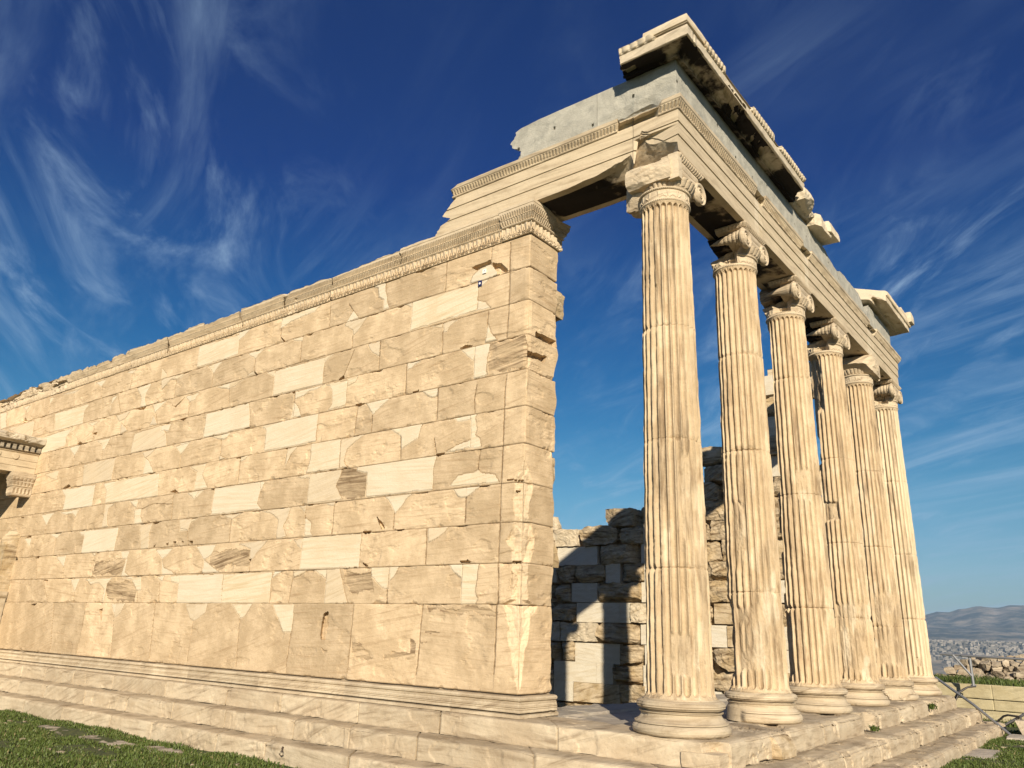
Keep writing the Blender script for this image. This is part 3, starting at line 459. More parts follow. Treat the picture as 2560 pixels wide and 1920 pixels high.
    tone = np.where(isn, np.where(rnd > 0.72, 0.62, 1.0), 0.0)
    tone = np.where((sc_ > 0.05), 0.28, tone)
    lip = np.clip(fbm(X, Z, seed+2.0, 4, 5, 66)*2-0.6, 0, 1)*np.clip(1-eb/0.06, 0, 1)
    tone = np.where(isn, tone, np.maximum(tone, 0.5*lip))
    for P in SLOTS:
        m = inpoly(Yv+0.02*fbm(X, Z, 2, 14, 3, 5), Z+0.02*fbm(X, Z, 3, 14, 3, 6), P) & east
        H = np.where(m, H-0.085+0.03*fbm(S*2, Z*0.5, 3, 16, 3, 7), H); dirt_shade = np.where(m, 0.8, dirt_shade)
    # pillar strip stands a touch proud of the wall
    # north edge of the pillar is broken stone by stone
    rag = np.clip(1-(WP.c[-1]-S)/0.10, 0, 1)
    nse = fbm(0*Z, Z, 7+seed, 2.4, 4, 44)
    S2 = S+np.where(east, rag*(0.10*nse-0.02), 0)
    S2 = np.clip(S2, 0, WP.c[-1]+0.2)
    # closing rows into the wall above and below
    pad = lambda A, a, b: np.concatenate([np.full((1, A.shape[1]), a) if np.isscalar(a) else a, A, np.full((1, A.shape[1]), b) if np.isscalar(b) else b])
    S2 = pad(S2, S2[:1], S2[-1:]); Zp = pad(Z, z0, z1); Hp = pad(H, -0.30, -0.30)
    XY = WP.at(np.minimum(S2, WP.c[-1]), Hp); XY[..., 1] += np.maximum(S2-WP.c[-1], 0)
    V = np.concatenate([XY, Zp[..., None]], -1).reshape(-1, 3); nt, ns = Hp.shape; q = gridq(nt, ns)
    att = {'tone': pad(tone, 0., 0.).ravel(), 'rnd': pad(rnd, rnd[:1], rnd[-1:]).ravel(), 'dirt_shade': pad(np.clip(dirt_shade, 0, 1.3), .5, .5).ravel()}
    ni = pad(new, 0, 0).ravel(); qn = ni[q]
    taken = np.zeros(len(q), bool); subs = []
    for i, a in areas.items():
        if a > 0.16:
            k = (qn == i).sum(1) >= 3; k &= ~taken
            if k.sum() > 50: taken |= k; subs.append(submesh(V, q, k, att))
    v0, q0, a0 = submesh(V, q, ~taken, att)
    o = make(name, v0, q0, None, M['wall'], wall, a0, label=label)
    for v, qq, aa in subs:
        make('replacement_block', v, qq, None, M['wall'], o, aa, label='pale new marble replacement block')
    # east end closing (north side of the pillar)
    return o
wall_course('orthostate_course', Z_ORTH0, Z_ORTH1, 11, 'tall slabs at the foot of the wall with scars and brown stains')
for k in range(10):
    wall_course('wall_course', Z_ORTH1+HC*k, Z_ORTH1+HC*(k+1)-0.0035, 20+k)
# base moulding (runs round the pillar too)
BP = Path([(WX0, AY), (AX, AY), (AX, AN+0.02)])
def flut(S, Z, OFF):
    d = -0.010*((Z > 0.075) & (Z < 0.16))*(0.5+0.5*np.cos(Z*2*np.pi/0.021))
    j = fbm(S*1.0, Z*0.6, 3, 2.2, 5, 12)
    return d-0.05*np.clip(j-0.32, 0, 1)
run('base_moulding', BP, 0, BP.c[-1], 0.014, [(-0.30, 0.0), (0.075, 0.0), (0.088, 0.005), (0.088, 0.038), (0.03, 0.041), (0.015, 0.055), (0.068, 0.060), (0.074, 0.115), (0.060, 0.16), (0.05, 0.166), (0.042, 0.174), (0.064, 0.185), (0.070, 0.205), (0.058, 0.223), (0.03, 0.231), (-0.045, 0.233), (-0.055, 0.249), (-0.3, 0.25)], 0.010,
    M['step'], wall, amp=0.004, freq=5, seed=5, carve=flut, attrs={'rnd': lambda S, Z, O: (np.floor(S/1.9)*0.37) % 1.0, 'dirt_shade': lambda S, Z, O: 0.5*((O < 0.05) & (Z > 0.05))})
# wall core and rough stones showing behind the pillar
V, q = merge([box((WX0, 0.52, 0.0), (-2.62, 0.90, 6.12))])
make('wall_core', V, q, None, M['inner'], wall)
for k in range(11):
    z0 = Z_ORTH1+HC*(k-1) if k else 0.05; z1 = Z_ORTH1+HC*k-0.01 if k else Z_ORTH1-0.02
    x = -2.49-0.08*h01(k*3.1); n = 0
    while x > -4.6:
        w = 0.5+0.5*h01(k*7.7+n)
        dp = 0.86+0.26*h01(k*2.9+n*1.3)
        rough('backing_stone', (x-w, 0.55, z0+0.01), (x-0.015, dp+0.10, z1), M['inner'], wall, seed=300+k*9+n, amp=0.05, rnd=0.16, n=22, freq=3, attrs={'rnd': h01(k+n*2.2), 'tone': 1.0 if h01(k*5+n) > .8 else 0.0})
        x -= w; n += 1
V, q = merge([box((WX0, 0.5, 0.0), (-4.4, 0.98, 6.12))])
make('wall_core', V, q, None, M['inner'], wall)

# carved band on the wall (palmettes, egg-and-dart) and the pillar's capital
Z_EP0, Z_EP1 = 6.129, 6.56
EPR = [(-0.30, 6.129), (0.012, 6.129), (0.016, 6.135), (0.016, 6.30), (0.026, 6.306), (0.030, 6.318), (0.024, 6.33), (0.030, 6.34), (0.062, 6.385), (0.070, 6.40), (0.062, 6.412), (0.070, 6.42), (0.098, 6.465), (0.105, 6.475), (0.105, 6.51), (0.112, 6.515), (0.112, 6.555), (-0.40, 6.557)]
def palmette(S, Z):
    per = 0.16; u = (S/per) % 1.0; odd = (np.floor(S/per*2) % 2)
    x = ((S % (per/2))-per/4); zz = (Z-6.145)
    x = x*1.8; r = np.hypot(x, zz*0.85); ph = np.arctan2(x, np.maximum(zz, 0.001))
    fan = np.clip(np.cos(ph*8.5), 0, 1)**1.5*(r > 0.025)*(r < 0.062+0.085*np.cos(ph)**2)*(np.abs(ph) < 1.25)
    lot = np.clip(np.cos(ph*4.2+0.2), 0, 1)*(r < 0.14)*(np.abs(ph) < 0.8)
    d = np.where(odd > 0, fan, lot)
    sc = np.exp(-((np.hypot(np.abs(x)-0.05, zz-0.018)-0.018)/0.007)**2)
    return 0.026*np.maximum(d, sc)-0.008
def egg(S, p): return np.abs(np.sin(S*np.pi/p))**0.7
def epcarve(seed, wreck):
    def f(S, Z, OFF):
        d = np.where((Z > 6.14) & (Z < 6.30) & (OFF > 0), palmette(S, Z), 0)
        d = d+np.where((Z > 6.338) & (Z < 6.392), 0.022*egg(S, 0.038)-0.013, 0)+np.where((Z > 6.418) & (Z < 6.468), 0.022*egg(S, 0.034)-0.013, 0)
        d = d+np.where((Z > 6.31) & (Z < 6.33), 0.008*egg(S, 0.022), 0)+np.where((Z > 6.396) & (Z < 6.414), 0.008*egg(S, 0.022), 0)
        w = fbm(S*0.9, Z*1.4, seed, 1.5, 5, seed); th = 0.36-wreck*np.clip((9.0-S)/6, 0, 1)
        br = sstep(th, th+0.12, w)
        far = np.clip((11-S)/5, 0, 1); d = d*(1-br)-br*(0.03+0.05*(Z > 6.33))+br*0.05*fbm(S, Z, seed, 9, 4, seed+3)+far*0.05*fbm(S, Z*1.3, seed+2, 5, 5, seed+4)*((Z > 6.30) & (Z < 6.555))
        return d
    return f
def epedit(seed, lower=0.0):
    def f(S, OFF, Z):
        t = fbm(S, 0*S, seed, 1.1, 5, seed+8); t2 = fbm(S, 0*S, seed, 4.5, 4, seed+9)
        far = np.clip((13.5-S)/6, 0, 1)
        cut = np.clip(0.09*np.clip(t+0.05, 0, 1)+0.10*np.clip(t2+0.1, 0, 1)*(0.35+far)+0.05*far, 0, 0.2)
        top = 6.557-cut*(S < SC-1.15)-lower
        over = np.maximum(Z-top, 0)
        return np.where(over > 0, OFF-over*0.25, OFF), np.minimum(Z, top+0.01*fbm(S, OFF, 1, 9, 3, 3))
    return f
sj = [0.0]
i = 0
while sj[-1] < SC-2.4:
    i += 1; sj.append(sj[-1]+1.15+0.75*h01(i*3.3))
sj = [v for v in sj if v < SC-1.3]+[SC-0.47]
for i, (a, b) in enumerate(zip(sj[:-1], sj[1:])):
    run('carved_band', WP, a+0.010, b-0.010, 0.0085 if a > 7 else 0.013, EPR, 0.0085, M['carve'], wall, amp=0.006, freq=4, seed=400+i, carve=epcarve(7, 0.38), edit=epedit(3, (0.075*h01(i*4.4)**1.5 if b < SC-1.2 else 0.0)), ends=(0.14, 0.14), endlen=0.14,
        attrs={'rnd': h01(i*1.9), 'dirt_shade': lambda S, Z, O: 0.12*np.clip((12-S)/8, 0, 1)+0.08, 'tone': lambda S, Z, O: 0.25})
CAP = Path([(AX-0.47, AY-0.016), (AX+0.016, AY-0.016), (AX+0.016, AN+0.016), (AX-0.5, AN+0.016)])
CPR = [(a+0.012 if z > 6.305 else a, z) for a, z in EPR]
def capcarve(S, Z, OFF):
    d = epcarve(7, 0.0)(S+11, Z, OFF)
    hit = np.exp(-((S-1.0)/0.16)**2)*(Z > 6.33)
    return d-0.07*hit*(0.6+0.4*fbm(S, Z, 3, 9, 3, 8))
run('pillar_capital', CAP, 0, CAP.c[-1], 0.0085, CPR, 0.0085, M['carve'], wall, amp=0.005, freq=4, seed=450, carve=capcarve, attrs={'tone': 0.2, 'rnd': 0.3, 'dirt_shade': lambda S, Z, O: 0.25*((Z > 6.31) & (Z < 6.5))})

# small survey markers on the wall
def marker(name, label, cx, cz, w, h, mat, dot):
    t = thing(name, label, 'marker', (cx, AY-0.016, cz))
    V, q = box((cx-w/2, AY-0.016, cz-h/2), (cx+w/2, AY-0.008, cz+h/2)); make('plate', V, q, None, mat, t)
    if dot:
        a = np.linspace(0, 2*np.pi, 20, endpoint=False); r = w*0.26
        V = np.concatenate([np.stack([cx+r*np.cos(a), 0*a+AY-0.0185, cz+r*np.sin(a)], 1), [[cx, AY-0.0185, cz]]])
        make('target_dot', V, None, [(i, (i+1) % 20, 20) for i in range(20)], M['white'], t)
    return t
marker('survey_marker', 'small blue square marker with a white dot high on the wall', -3.33, 5.592, 0.066, 0.082, M['blue'], True)
wm = marker('survey_marker', 'small white square marker on a pale patch above the blue marker', -3.259, 5.762, 0.062, 0.062, M['white'], False)
V, q = tube([(-3.256, AY-0.018, 5.768), (-3.250, AY-0.018, 5.772), (-3.262, AY-0.018, 5.756)], 0.004, 6); make('pencil_mark', V, q, None, M['dark_steel'], wm)

# ------------------------------------------------------------------ steps and floor
plat = thing('stepped_platform', 'three marble steps and paved floor carrying the wall and the columns', 'steps', (-6, 5.8, -0.72))
def blockid(L, seed):
    e = [0.0]; i = 0
    while e[-1] < L: i += 1; e.append(e[-1]+1.05+0.85*h01(seed+i*2.7))
    return np.array(e)
def step(name, e, ztop, h, depth, seed, label):
    x1 = 0.06+0.37*e; y0 = 0.05-0.37*e; y1 = 11.62+0.37*e
    P = Path([(-23.0, y0), (x1, y0), (x1, y1), (x1-3.4, y1)])
    E = blockid(P.c[-1], seed); E = E[np.abs(E-P.c[1]) > 0.5]
    ss = np.concatenate([np.arange(0, 9, 0.03), np.arange(9, P.c[1]+9, 0.013), np.arange(P.c[1]+9, P.c[-1], 0.02), [P.c[-1]-1e-6]])
    for c in P.c[1:-1]: ss[np.argmin(abs(ss-c))] = c
    def carve(S, Z, OFF):
        dj = np.min(np.abs(S[..., None]-E[None, None, :]), -1) if False else np.abs(S-E[np.clip(np.searchsorted((E[1:]+E[:-1])/2, S), 0, len(E)-1)])
        dj = dj+0.008*fbm(S, Z, 1, 7, 4, seed)
        d = -0.024*np.clip(1-dj/0.012, 0, 1)
        # edge wear along the nosing
        en = np.hypot(np.minimum(0, OFF+0.0), ztop-Z)
        east = np.clip((S-P.c[1])/1.0, 0, 1)
        w = np.clip(fbm(S, 0*Z, 3, 1.6, 5, seed+2)+0.12+0.12*east, 0, 1)
        d = d-(0.012+0.035*w+0.018*east)*np.clip(1-en/(0.03+0.06*w+0.04*east), 0, 1)
        cj = np.clip(fbm(S, 0*Z, 9, 3.0, 4, seed+3)-0.05, 0, 1)
        d = d-0.07*cj*np.clip(1-np.hypot(dj, en)/0.16, 0, 1)
        fl = fbm(S, Z, OFF, 2.6, 5, seed+4)
        return d-0.012*sstep(0.2, 0.4, fl)*(1+east)+0.004*fbm(S, Z*2, OFF, 12, 4, seed+5)
    def edit(S, OFF, Z):
        if e == 0:
            XY = P.at(S, OFF)
            # broken corner and the missing piece of the east edge
            for (px, py, r, dz) in ((0.05, 5.0, 0.20, 1), (0.10, 5.25, 0.16, 1), (0.06, 9.1, 0.14, 1), (0.05, 0.06, 0.14, .6)):
                d = np.hypot(XY[..., 0]-px, XY[..., 1]-py)*(1+0.35*fbm(XY[..., 0], XY[..., 1], Z, 5, 4, 77))
                k = np.clip(1.25-d/r, 0, 1)
                OFF = OFF-0.13*k*(OFF > -0.2); Z = Z-0.11*k*dz*(Z > ztop-0.12)
        return OFF, Z
    bi = lambda S: np.searchsorted(E, S)
    run(name, P, 0, P.c[-1], 0, [(-0.02, ztop-h), (0, ztop-h), (0, ztop), (-depth, ztop)], 0.013, M['step'], plat, amp=0.004, freq=3, seed=seed, carve=carve, edit=edit, ss=ss, caps=(False, False), label=label,
        attrs={'rnd': lambda S, Z, O: (bi(S)*0.618+seed*0.11) % 1.0, 'dirt_shade': lambda S, Z, O: np.clip(0.75*np.clip(1-(Z-(ztop-h))/0.02, 0, 1)+0.5*((O < -0.02) & (Z > ztop-0.05))*np.clip(0.3-O*2, 0, 1)+0.22, 0, 1)})
step('stylobate', 0, 0.0, 0.24, 0.75, 7, 'top step with a broken corner under the first column')
step('middle_step', 1, -0.24, 0.24, 0.47, 17, None)
step('bottom_step', 2, -0.48, 0.30, 0.47, 27, None)
# paved floor of the porch with clamp holes
us = np.arange(-4.3, -0.60, 0.018); vs_ = np.arange(0.72, 11.0, 0.018)
X, Y = np.meshgrid(us, vs_)
fx = np.array([-3.35, -2.35, -1.25, -0.62]); 
H = -0.006+0.006*fbm(X, Y, 0, 1.5, 5, 4)-0.012*sstep(0.15, 0.35, fbm(X, Y, 3, 2.2, 5, 6))
dj = np.full(X.shape, 9.0)
for f in fx: dj = np.minimum(dj, np.abs(X-f+0.01*fbm(X, Y, 2, 4, 3, 2)))
row = np.searchsorted(fx, X); yy = (Y+0.55*row*1.0)
dj = np.minimum(dj, np.abs(((yy+0.6) % 1.32)-0.66))
H = H-0.02*np.clip(1-dj/0.014, 0, 1)-0.03*np.clip(fbm(X, Y, 4, 3, 3, 8), 0, 1)*np.clip(1-dj/0.06, 0, 1)
H = H-0.045*(X < -2.45)*(Y > 1.35)*0-0.03*((Y > 1.1) & (X < -1.7) & (X > -2.4))
for (px, py, w, l) in ((-2.15, 0.95, .05, .12), (-1.5, 1.25, .03, .10), (-1.25, 0.9, .03, .06), (-2.6, 1.7, .04, .13), (-1.9, 2.1, .03, .12)):
    m = (np.abs(X-px) < l*(1+.4*fbm(X, Y, 1, 20, 2, 5))) & (np.abs(Y-py) < w)
    H = np.where(m, H-0.07, H)
edge = X < (-3.1+0.12*fbm(0*X, Y, 3, 3, 4, 19)-0.35*(Y < 2.0)+0.2*(Y > 3.0))
H = np.where(edge, -0.9, H)
q = gridq(*X.shape)
make('portico_floor', np.stack([X, Y, H], -1), q, None, M['floor'], plat, {'rnd': (np.floor(yy/1.32)*0.37+row*0.21) % 1.0, 'dirt_shade': np.clip(0.35+0.6*np.clip(1-dj/0.03, 0, 1), 0, 1)}, label='worn grey paving with clamp holes')
# ledge under the wall base, behind the first column
rough('repair_block', (-0.24, 1.28, -0.235), (0.16, 1.72, -0.03), M['inner'], plat, seed=61, amp=0.012, rnd=0.05, n=22, cuts=[((0.10, 1.5, -0.06), (0.9, 0, 0.7))], attrs={'rnd': .2}, label='yellowish repair stone let into the edge below the second column')
rough('broken_corner', (-0.35, 0.02, -0.23), (0.03, 0.40, -0.10), M['step'], plat, seed=62, amp=0.03, rnd=0.1, n=22, attrs={'rnd': .6})
# iron ring on the lowest step
c = thing('iron_ring', 'small dark iron ring hanging on the face of the lowest step', 'ring', (-5.33, -0.70, -0.555))
V, q = tube([(-5.335, -0.71, -0.515), (-5.345, -0.715, -0.55), (-5.375, -0.715, -0.585), (-5.34, -0.715, -0.605), (-5.30, -0.715, -0.59), (-5.315, -0.715, -0.555), (-5.335, -0.71, -0.515)], 0.006, 8); make('ring', V, q, None, M['rust'], c)
V, q = tube([(-5.335, -0.70, -0.50), (-5.335, -0.712, -0.525)], 0.012, 8); make('staple', V, q, None, M['rust'], c)

# ------------------------------------------------------------------ columns
CX, CY0, KY = -0.563, 0.563, 2.112
COLS = [(-0.586, 0.531)]+[(CX, CY0+KY*i) for i in range(1, 6)]
SH0, SH1 = 0.335, 5.95
R0, R1 = 0.338, 0.288
NF = 24
def shaft_radius(z): 
    u = np.clip((z-SH0)/(SH1-SH0), 0, 1); return R0+(R1-R0)*u**1.25
def shaft(name, cx, cy, seed, hits, drums, parent, tone=0.0, wear=1.0, label=None):
    nth = NF*15; th = np.linspace(0, 2*np.pi, nth, endpoint=False)+0.03*seed
    zz = np.arange(SH0, SH1+0.001, 0.0135); TH, Z = np.meshgrid(th, zz)
    Rz = shaft_radius(Z); u = (Z-SH0)/(SH1-SH0)
    cxn, syn = np.cos(TH)*Rz+seed*3.0, np.sin(TH)*Rz+seed*1.7
    x = (TH*NF/(2*np.pi)) % 1.0-0.5; a = 0.41
    w = np.pi*2/NF*Rz*a
    eb = np.clip((Z-(SH0+0.035))/w, 0, 1); et = np.clip((SH1-0.035-Z)/w, 0, 1)
    lim = a*np.sqrt(np.clip(1-(1-np.minimum(eb, et))**2, 0, 1))
    q = np.clip(1-(x/np.maximum(lim, 1e-3))**2, 0, 1)
    fl = np.where(np.minimum(eb, et) > 0, 0.047*(Rz/R0)*np.sqrt(q), 0)
    big = fbm(cxn, syn, Z*0.45, 1.6, 5, seed); med = fbm(cxn, syn, Z*0.8, 5, 5, seed+7)
    lo_ = np.clip(1.15-u*1.1, 0.25, 1)
    P = sstep(0.20, 0.46, big+0.12*med)*lo_*wear
    fl = fl*(1-0.45*P)
    r = Rz+0.03*np.clip(1-(Z-SH0)/0.07, 0, 1)**2+0.012*np.clip(1-(SH1-Z)/0.03, 0, 1)
    crest = np.clip(med+0.10+0.25*lo_*wear, 0, 1)*0.013*wear
    rim = np.clip(1-(0.5-np.abs(x))/0.14, 0, 1)
    r = r-fl-crest*rim-0.013*P
    r = r+0.0055*fbm(cxn, syn, Z*0.5, 14, 4, seed+3)+0.006*fbm(cxn, syn, Z*0.6, 4, 3, seed+4)
    r = r+rim*0.007*fbm(cxn*2, syn*2, Z, 11, 4, seed+5)
    ch = fbm(cxn, syn, Z, 9, 4, seed+21)
    r = r-0.022*np.clip(ch-0.30, 0, 1)*rim*2
    # drum joints
    dirt_shade = 0.10+0*Z; tn = 0*Z+tone
    for k, zd in enumerate(drums):
        dz = Z-zd+0.008*fbm(cxn, syn, 0*Z, 3, 3, seed+60+k)
        cb = np.clip(fbm(cxn, syn, 0*Z+k, 6, 4, seed+80)+0.05, 0, 1)
        r = r-0.012*np.clip(1-np.abs(dz)/0.010, 0, 1)-0.05*cb*np.clip(1-np.abs(dz)/(0.02+0.06*cb), 0, 1)
        r = np.where(dz < 0, r+0.0035*h01(seed+k*3), r)
        dirt_shade = np.maximum(dirt_shade, 0.8*np.clip(1-np.abs(dz)/0.012, 0, 1))
    # broken-away patches: (angle, z, half angle, half height, depth, hard)
    for k, (ta, za, da, dz_, dep) in enumerate(hits):
        dth = (TH-R(ta)+np.pi) % (2*np.pi)-np.pi
        dd = np.maximum(np.abs(dth)/R(da), np.abs(Z-za)/dz_)+0.30*fbm(cxn, syn, Z*0.6, 3.5, 5, seed+90+k)
        m = sstep(1.0, 0.78, dd)
        tgt = Rz-0.02-dep+0.036*fbm(cxn, syn, Z*0.6, 7, 5, seed+95+k)
        r = np.where(m > 0, r*(1-m)+np.minimum(r, tgt)*m, r)
        dirt_shade = np.maximum(dirt_shade, 0.45*m)
    flk = fbm(cxn*1.2, syn*1.2, Z*0.35, 6, 5, seed+40)
    tn = np.maximum(tn, 0.75*sstep(0.12, 0.36, flk)*(1-0.5*u))
    dirt_shade = np.maximum(dirt_shade, 0.60*sstep(-0.05, 0.35, fbm(cxn*2, syn*2, Z*0.25, 3, 5, seed+41)))
    # hanging ends kept as full drums, so sub-shapes stay closed
    return polar(name, cx, cy, TH, Z, r, M['shaft'], parent, {'rnd': h01(seed)+0*Z, 'tone': tn, 'dirt_shade': dirt_shade}, smooth=False, label=label)
def lathe_prof(prof, dp):
    Q, n = resample(prof, dp); return Q
def lathe(name, cx, cy, prof, dp, nth, mat, parent, seed, amp=0.003, fn=None, attrs=None, cap=True, label=None):
    Q = lathe_prof(prof, dp); th = np.linspace(0, 2*np.pi, nth, endpoint=False); TH, Rr = np.meshgrid(th, Q[:, 0]); Z = np.repeat(Q[:, 1:], nth, 1)
    Rr = Rr+amp*fbm(Rr*np.cos(TH)+cx, Rr*np.sin(TH)+cy, Z, 6, 4, seed)
    if fn is not None: Rr, Z = fn(TH, Rr, Z)
    return polar(name, cx, cy, TH, Z, Rr, mat, parent, attrs, cap=cap, label=label)
def torus_prof(r, z0, z1, n=8):
    a = np.linspace(-math.pi/2, math.pi/2, n); h = (z1-z0)/2
    return [(r-h+h*math.cos(t), (z0+z1)/2+h*math.sin(t)) for t in a]
def base(cx, cy, seed, parent, R_=0.475, broken=None):
    s = R_/0.475
    lowp = [(0.30, 0.0)]+torus_prof(R_, 0.0, 0.105)+[(0.452*s, 0.108), (0.452*s, 0.122), (0.430*s, 0.13), (0.405*s, 0.152), (0.388*s, 0.18), (0.388*s, 0.198), (0.404*s, 0.208), (0.408*s, 0.216), (0.30, 0.218)]
    upp = [(0.30, 0.2185), (0.372*s, 0.2185), (0.372*s, 0.236)]+torus_prof(0.430*s, 0.236, 0.322)+[(0.372*s, 0.325), (0.368*s, 0.337), (0.30, 0.3375)]
    def fn(TH, Rr, Z):
        n = fbm(np.cos(TH)*2+seed, np.sin(TH)*2, Z*3, 1.3, 5, seed)
        Rr = Rr-0.03*np.clip(n-0.18, 0, 1)*(Rr > 0.33)
        if broken == 'chipped':
            k = sstep(0.0, 0.25, n+0.25*np.cos(TH-R(-70)))
            Rr = np.where(Rr > 0.33, Rr*(1-k)+np.minimum(Rr, 0.405+0.02*n)*k, Rr)
        if broken == 'west':
            k = sstep(0.35, 0.6, np.cos(TH-R(200)))
            Rr = np.where(Z < 0.23, Rr*(1-k)+np.minimum(Rr, 0.40+0.07*np.clip(0.2-Z, 0, 1))*k, Rr)
        return Rr, Z
    b = lathe('base', cx, cy, lowp, 0.012, 200, M['step'], parent, seed, 0.004, fn, {'rnd': h01(seed+.3), 'dirt_shade': 0.2, 'tone': 0.15})
    def fl(TH, Rr, Z):
        Rr, Z = fn(TH, Rr, Z); return Rr+0.004*np.cos((Z-0.238)*2*np.pi/0.022)*((Z > 0.245) & (Z < 0.32)), Z
    lathe('upper_torus', cx, cy, upp, 0.008, 200, M['step'], b, seed+4, 0.004, fl, {'rnd': h01(seed+.7), 'dirt_shade': 0.3})
def neckband(cx, cy, seed, parent, cut=None, tone=0.25):
    def fn(TH, Rr, Z):
        s = TH*0.30; zz = Z-5.985
        x = (s % 0.118)-0.059; r = np.hypot(x, zz); ph = np.arctan2(x, np.maximum(zz, .001))
        d = np.clip(np.cos(ph*7), 0, 1)*(r > .02)*(r < 0.10)*(np.abs(ph) < 1.2)
        w = sstep(0.1, 0.3, fbm(np.cos(TH)*2, np.sin(TH)*2, Z*2+seed, 1.5, 4, seed))
        Rr = Rr+0.010*d*(1-w)*((Z > 5.985) & (Z < 6.10))
        bead = ((Z > 5.955) & (Z < 5.98)) | (Z > 6.105)
        Rr = Rr+0.006*bead*np.abs(np.sin(TH*40))
        if cut:
            for (ta, da, zc, dep) in cut:
                dth = np.abs((TH-R(ta)+np.pi) % (2*np.pi)-np.pi)/R(da)+0.25*fbm(np.cos(TH), np.sin(TH), Z, 5, 3, seed)
                k = sstep(1.05, 0.85, dth)*(Z > zc)
                Rr = Rr-dep*k
        return Rr, Z
    lathe('necking', cx, cy, [(0.20, 5.9515), (0.302, 5.9515), (0.308, 5.965), (0.302, 5.98), (0.297, 5.985), (0.298, 6.10), (0.312, 6.105), (0.318, 6.118), (0.312, 6.13), (0.2, 6.131)], 0.008, 320, M['carve'], parent, seed, 0.003, fn, {'rnd': h01(seed), 'tone': tone, 'dirt_shade': 0.25})
def volute(cx, cy, face, vy, vz, rad, parent, seed, flip=1):
    """spiral disc facing +x (face=1) or -x (face=-1) centred at (cx+face*..., vy, vz)"""
    nr, nt_ = 46, 120; rr = np.linspace(0.0, 1.0, nr); th = np.linspace(0, 2*np.pi, nt_, endpoint=False); RR, TH = np.meshgrid(rr, th, indexing='ij')
    spiral = np.log(np.maximum(RR, 0.06))/np.log(1/0.16)*3.0-flip*TH/(2*np.pi)
    rel = 0.028*np.abs(np.cos(np.pi*spiral))**0.7
    rel = np.where(RR < 0.13, 0.03*np.sqrt(np.clip(1-(RR/0.13)**2, 0, 1)), rel)
    rel = rel*np.clip((1.02-RR)/0.06, 0, 1)
    rad2 = rad*(1.0+0.05*np.cos(TH-1.0)); edge = np.clip((RR-0.94)/0.06, 0, 1)
    X = cx+face*(rel-0.02*edge**2)
    Yv = vy+RR*rad2*np.cos(TH); Z = vz+RR*rad2*np.sin(TH)
    X = X+0.004*fbm(X, Yv, Z, 10, 3, seed)
    V = np.stack([X, Yv, Z], -1).reshape(-1, 3)
    # outer rim goes back
    back = np.stack([np.full(nt_, cx-face*0.045), vy+rad2[-1]*0.93*np.cos(th), vz+rad2[-1]*0.93*np.sin(th)], -1)
    V = np.concatenate([V, back]); q = gridq(nr+1, nt_, closed=True)
    if face < 0: q = q[:, ::-1]
    make('volute', V, q, None, M['carve'], parent, {'rnd': np.full(len(V), h01(seed)), 'dirt_shade': np.full(len(V), .3), 'tone': np.full(len(V), .15)})
def bolster(cx, vy, vz, parent, seed, half=0.335, r_end=0.165, r_mid=0.095, ribs=True, west=None):
    """the rolled side of an Ionic capital, lying along x"""
    n, nt_ = 90, 48; u = np.linspace(-1, 1, n); th = np.linspace(0, 2*np.pi, nt_, endpoint=False); U, TH = np.meshgrid(u, th, indexing='ij')
    r = r_mid+(r_end-r_mid)*np.abs(U)**1.6
    if ribs: r = r+0.014*(np.abs(np.sin(U*np.pi*4.5))**0.7)-0.006
    X = cx+U*half; r = r+0.006*fbm(X, np.cos(TH), np.sin(TH), 4, 4, seed)
    if west is not None:
        r = r*np.clip((X-west)/0.40, 0.02, 1)**0.7
    if west is not None: X = np.maximum(X, west-0.01)
    Y = vy+r*np.cos(TH); Z = vz+r*np.sin(TH)+0.02*(1-np.abs(U))
    V = np.stack([X, Y, Z], -1).reshape(-1, 3); q = gridq(n, nt_, closed=True)
    make('bolster', V, q, None, M['carve'], parent, {'rnd': np.full(len(V), h01(seed)), 'dirt_shade': np.full(len(V), .4), 'tone': np.full(len(V), .1)})
def echinus(cx, cy, parent, seed, cut=None):
    def fn(TH, Rr, Z):
        e = np.abs(np.sin(TH*13))**0.6; Rr = Rr+0.022*(e-0.6)*((Z > 6.15) & (Z < 6.25))
        if cut:
            for (ta, da, dep) in cut:
                dth = np.abs((TH-R(ta)+np.pi) % (2*np.pi)-np.pi)/R(da); Rr = Rr-dep*sstep(1.1, 0.8, dth)
        return Rr, Z
    lathe('echinus', cx, cy, [(0.2, 6.132), (0.305, 6.132), (0.318, 6.15), (0.345, 6.19), (0.372, 6.235), (0.376, 6.25), (0.30, 6.26), (0.2, 6.30)], 0.008, 260, M['carve'], parent, seed, 0.003, fn, {'rnd': h01(seed), 'tone': 0.2, 'dirt_shade': 0.3})
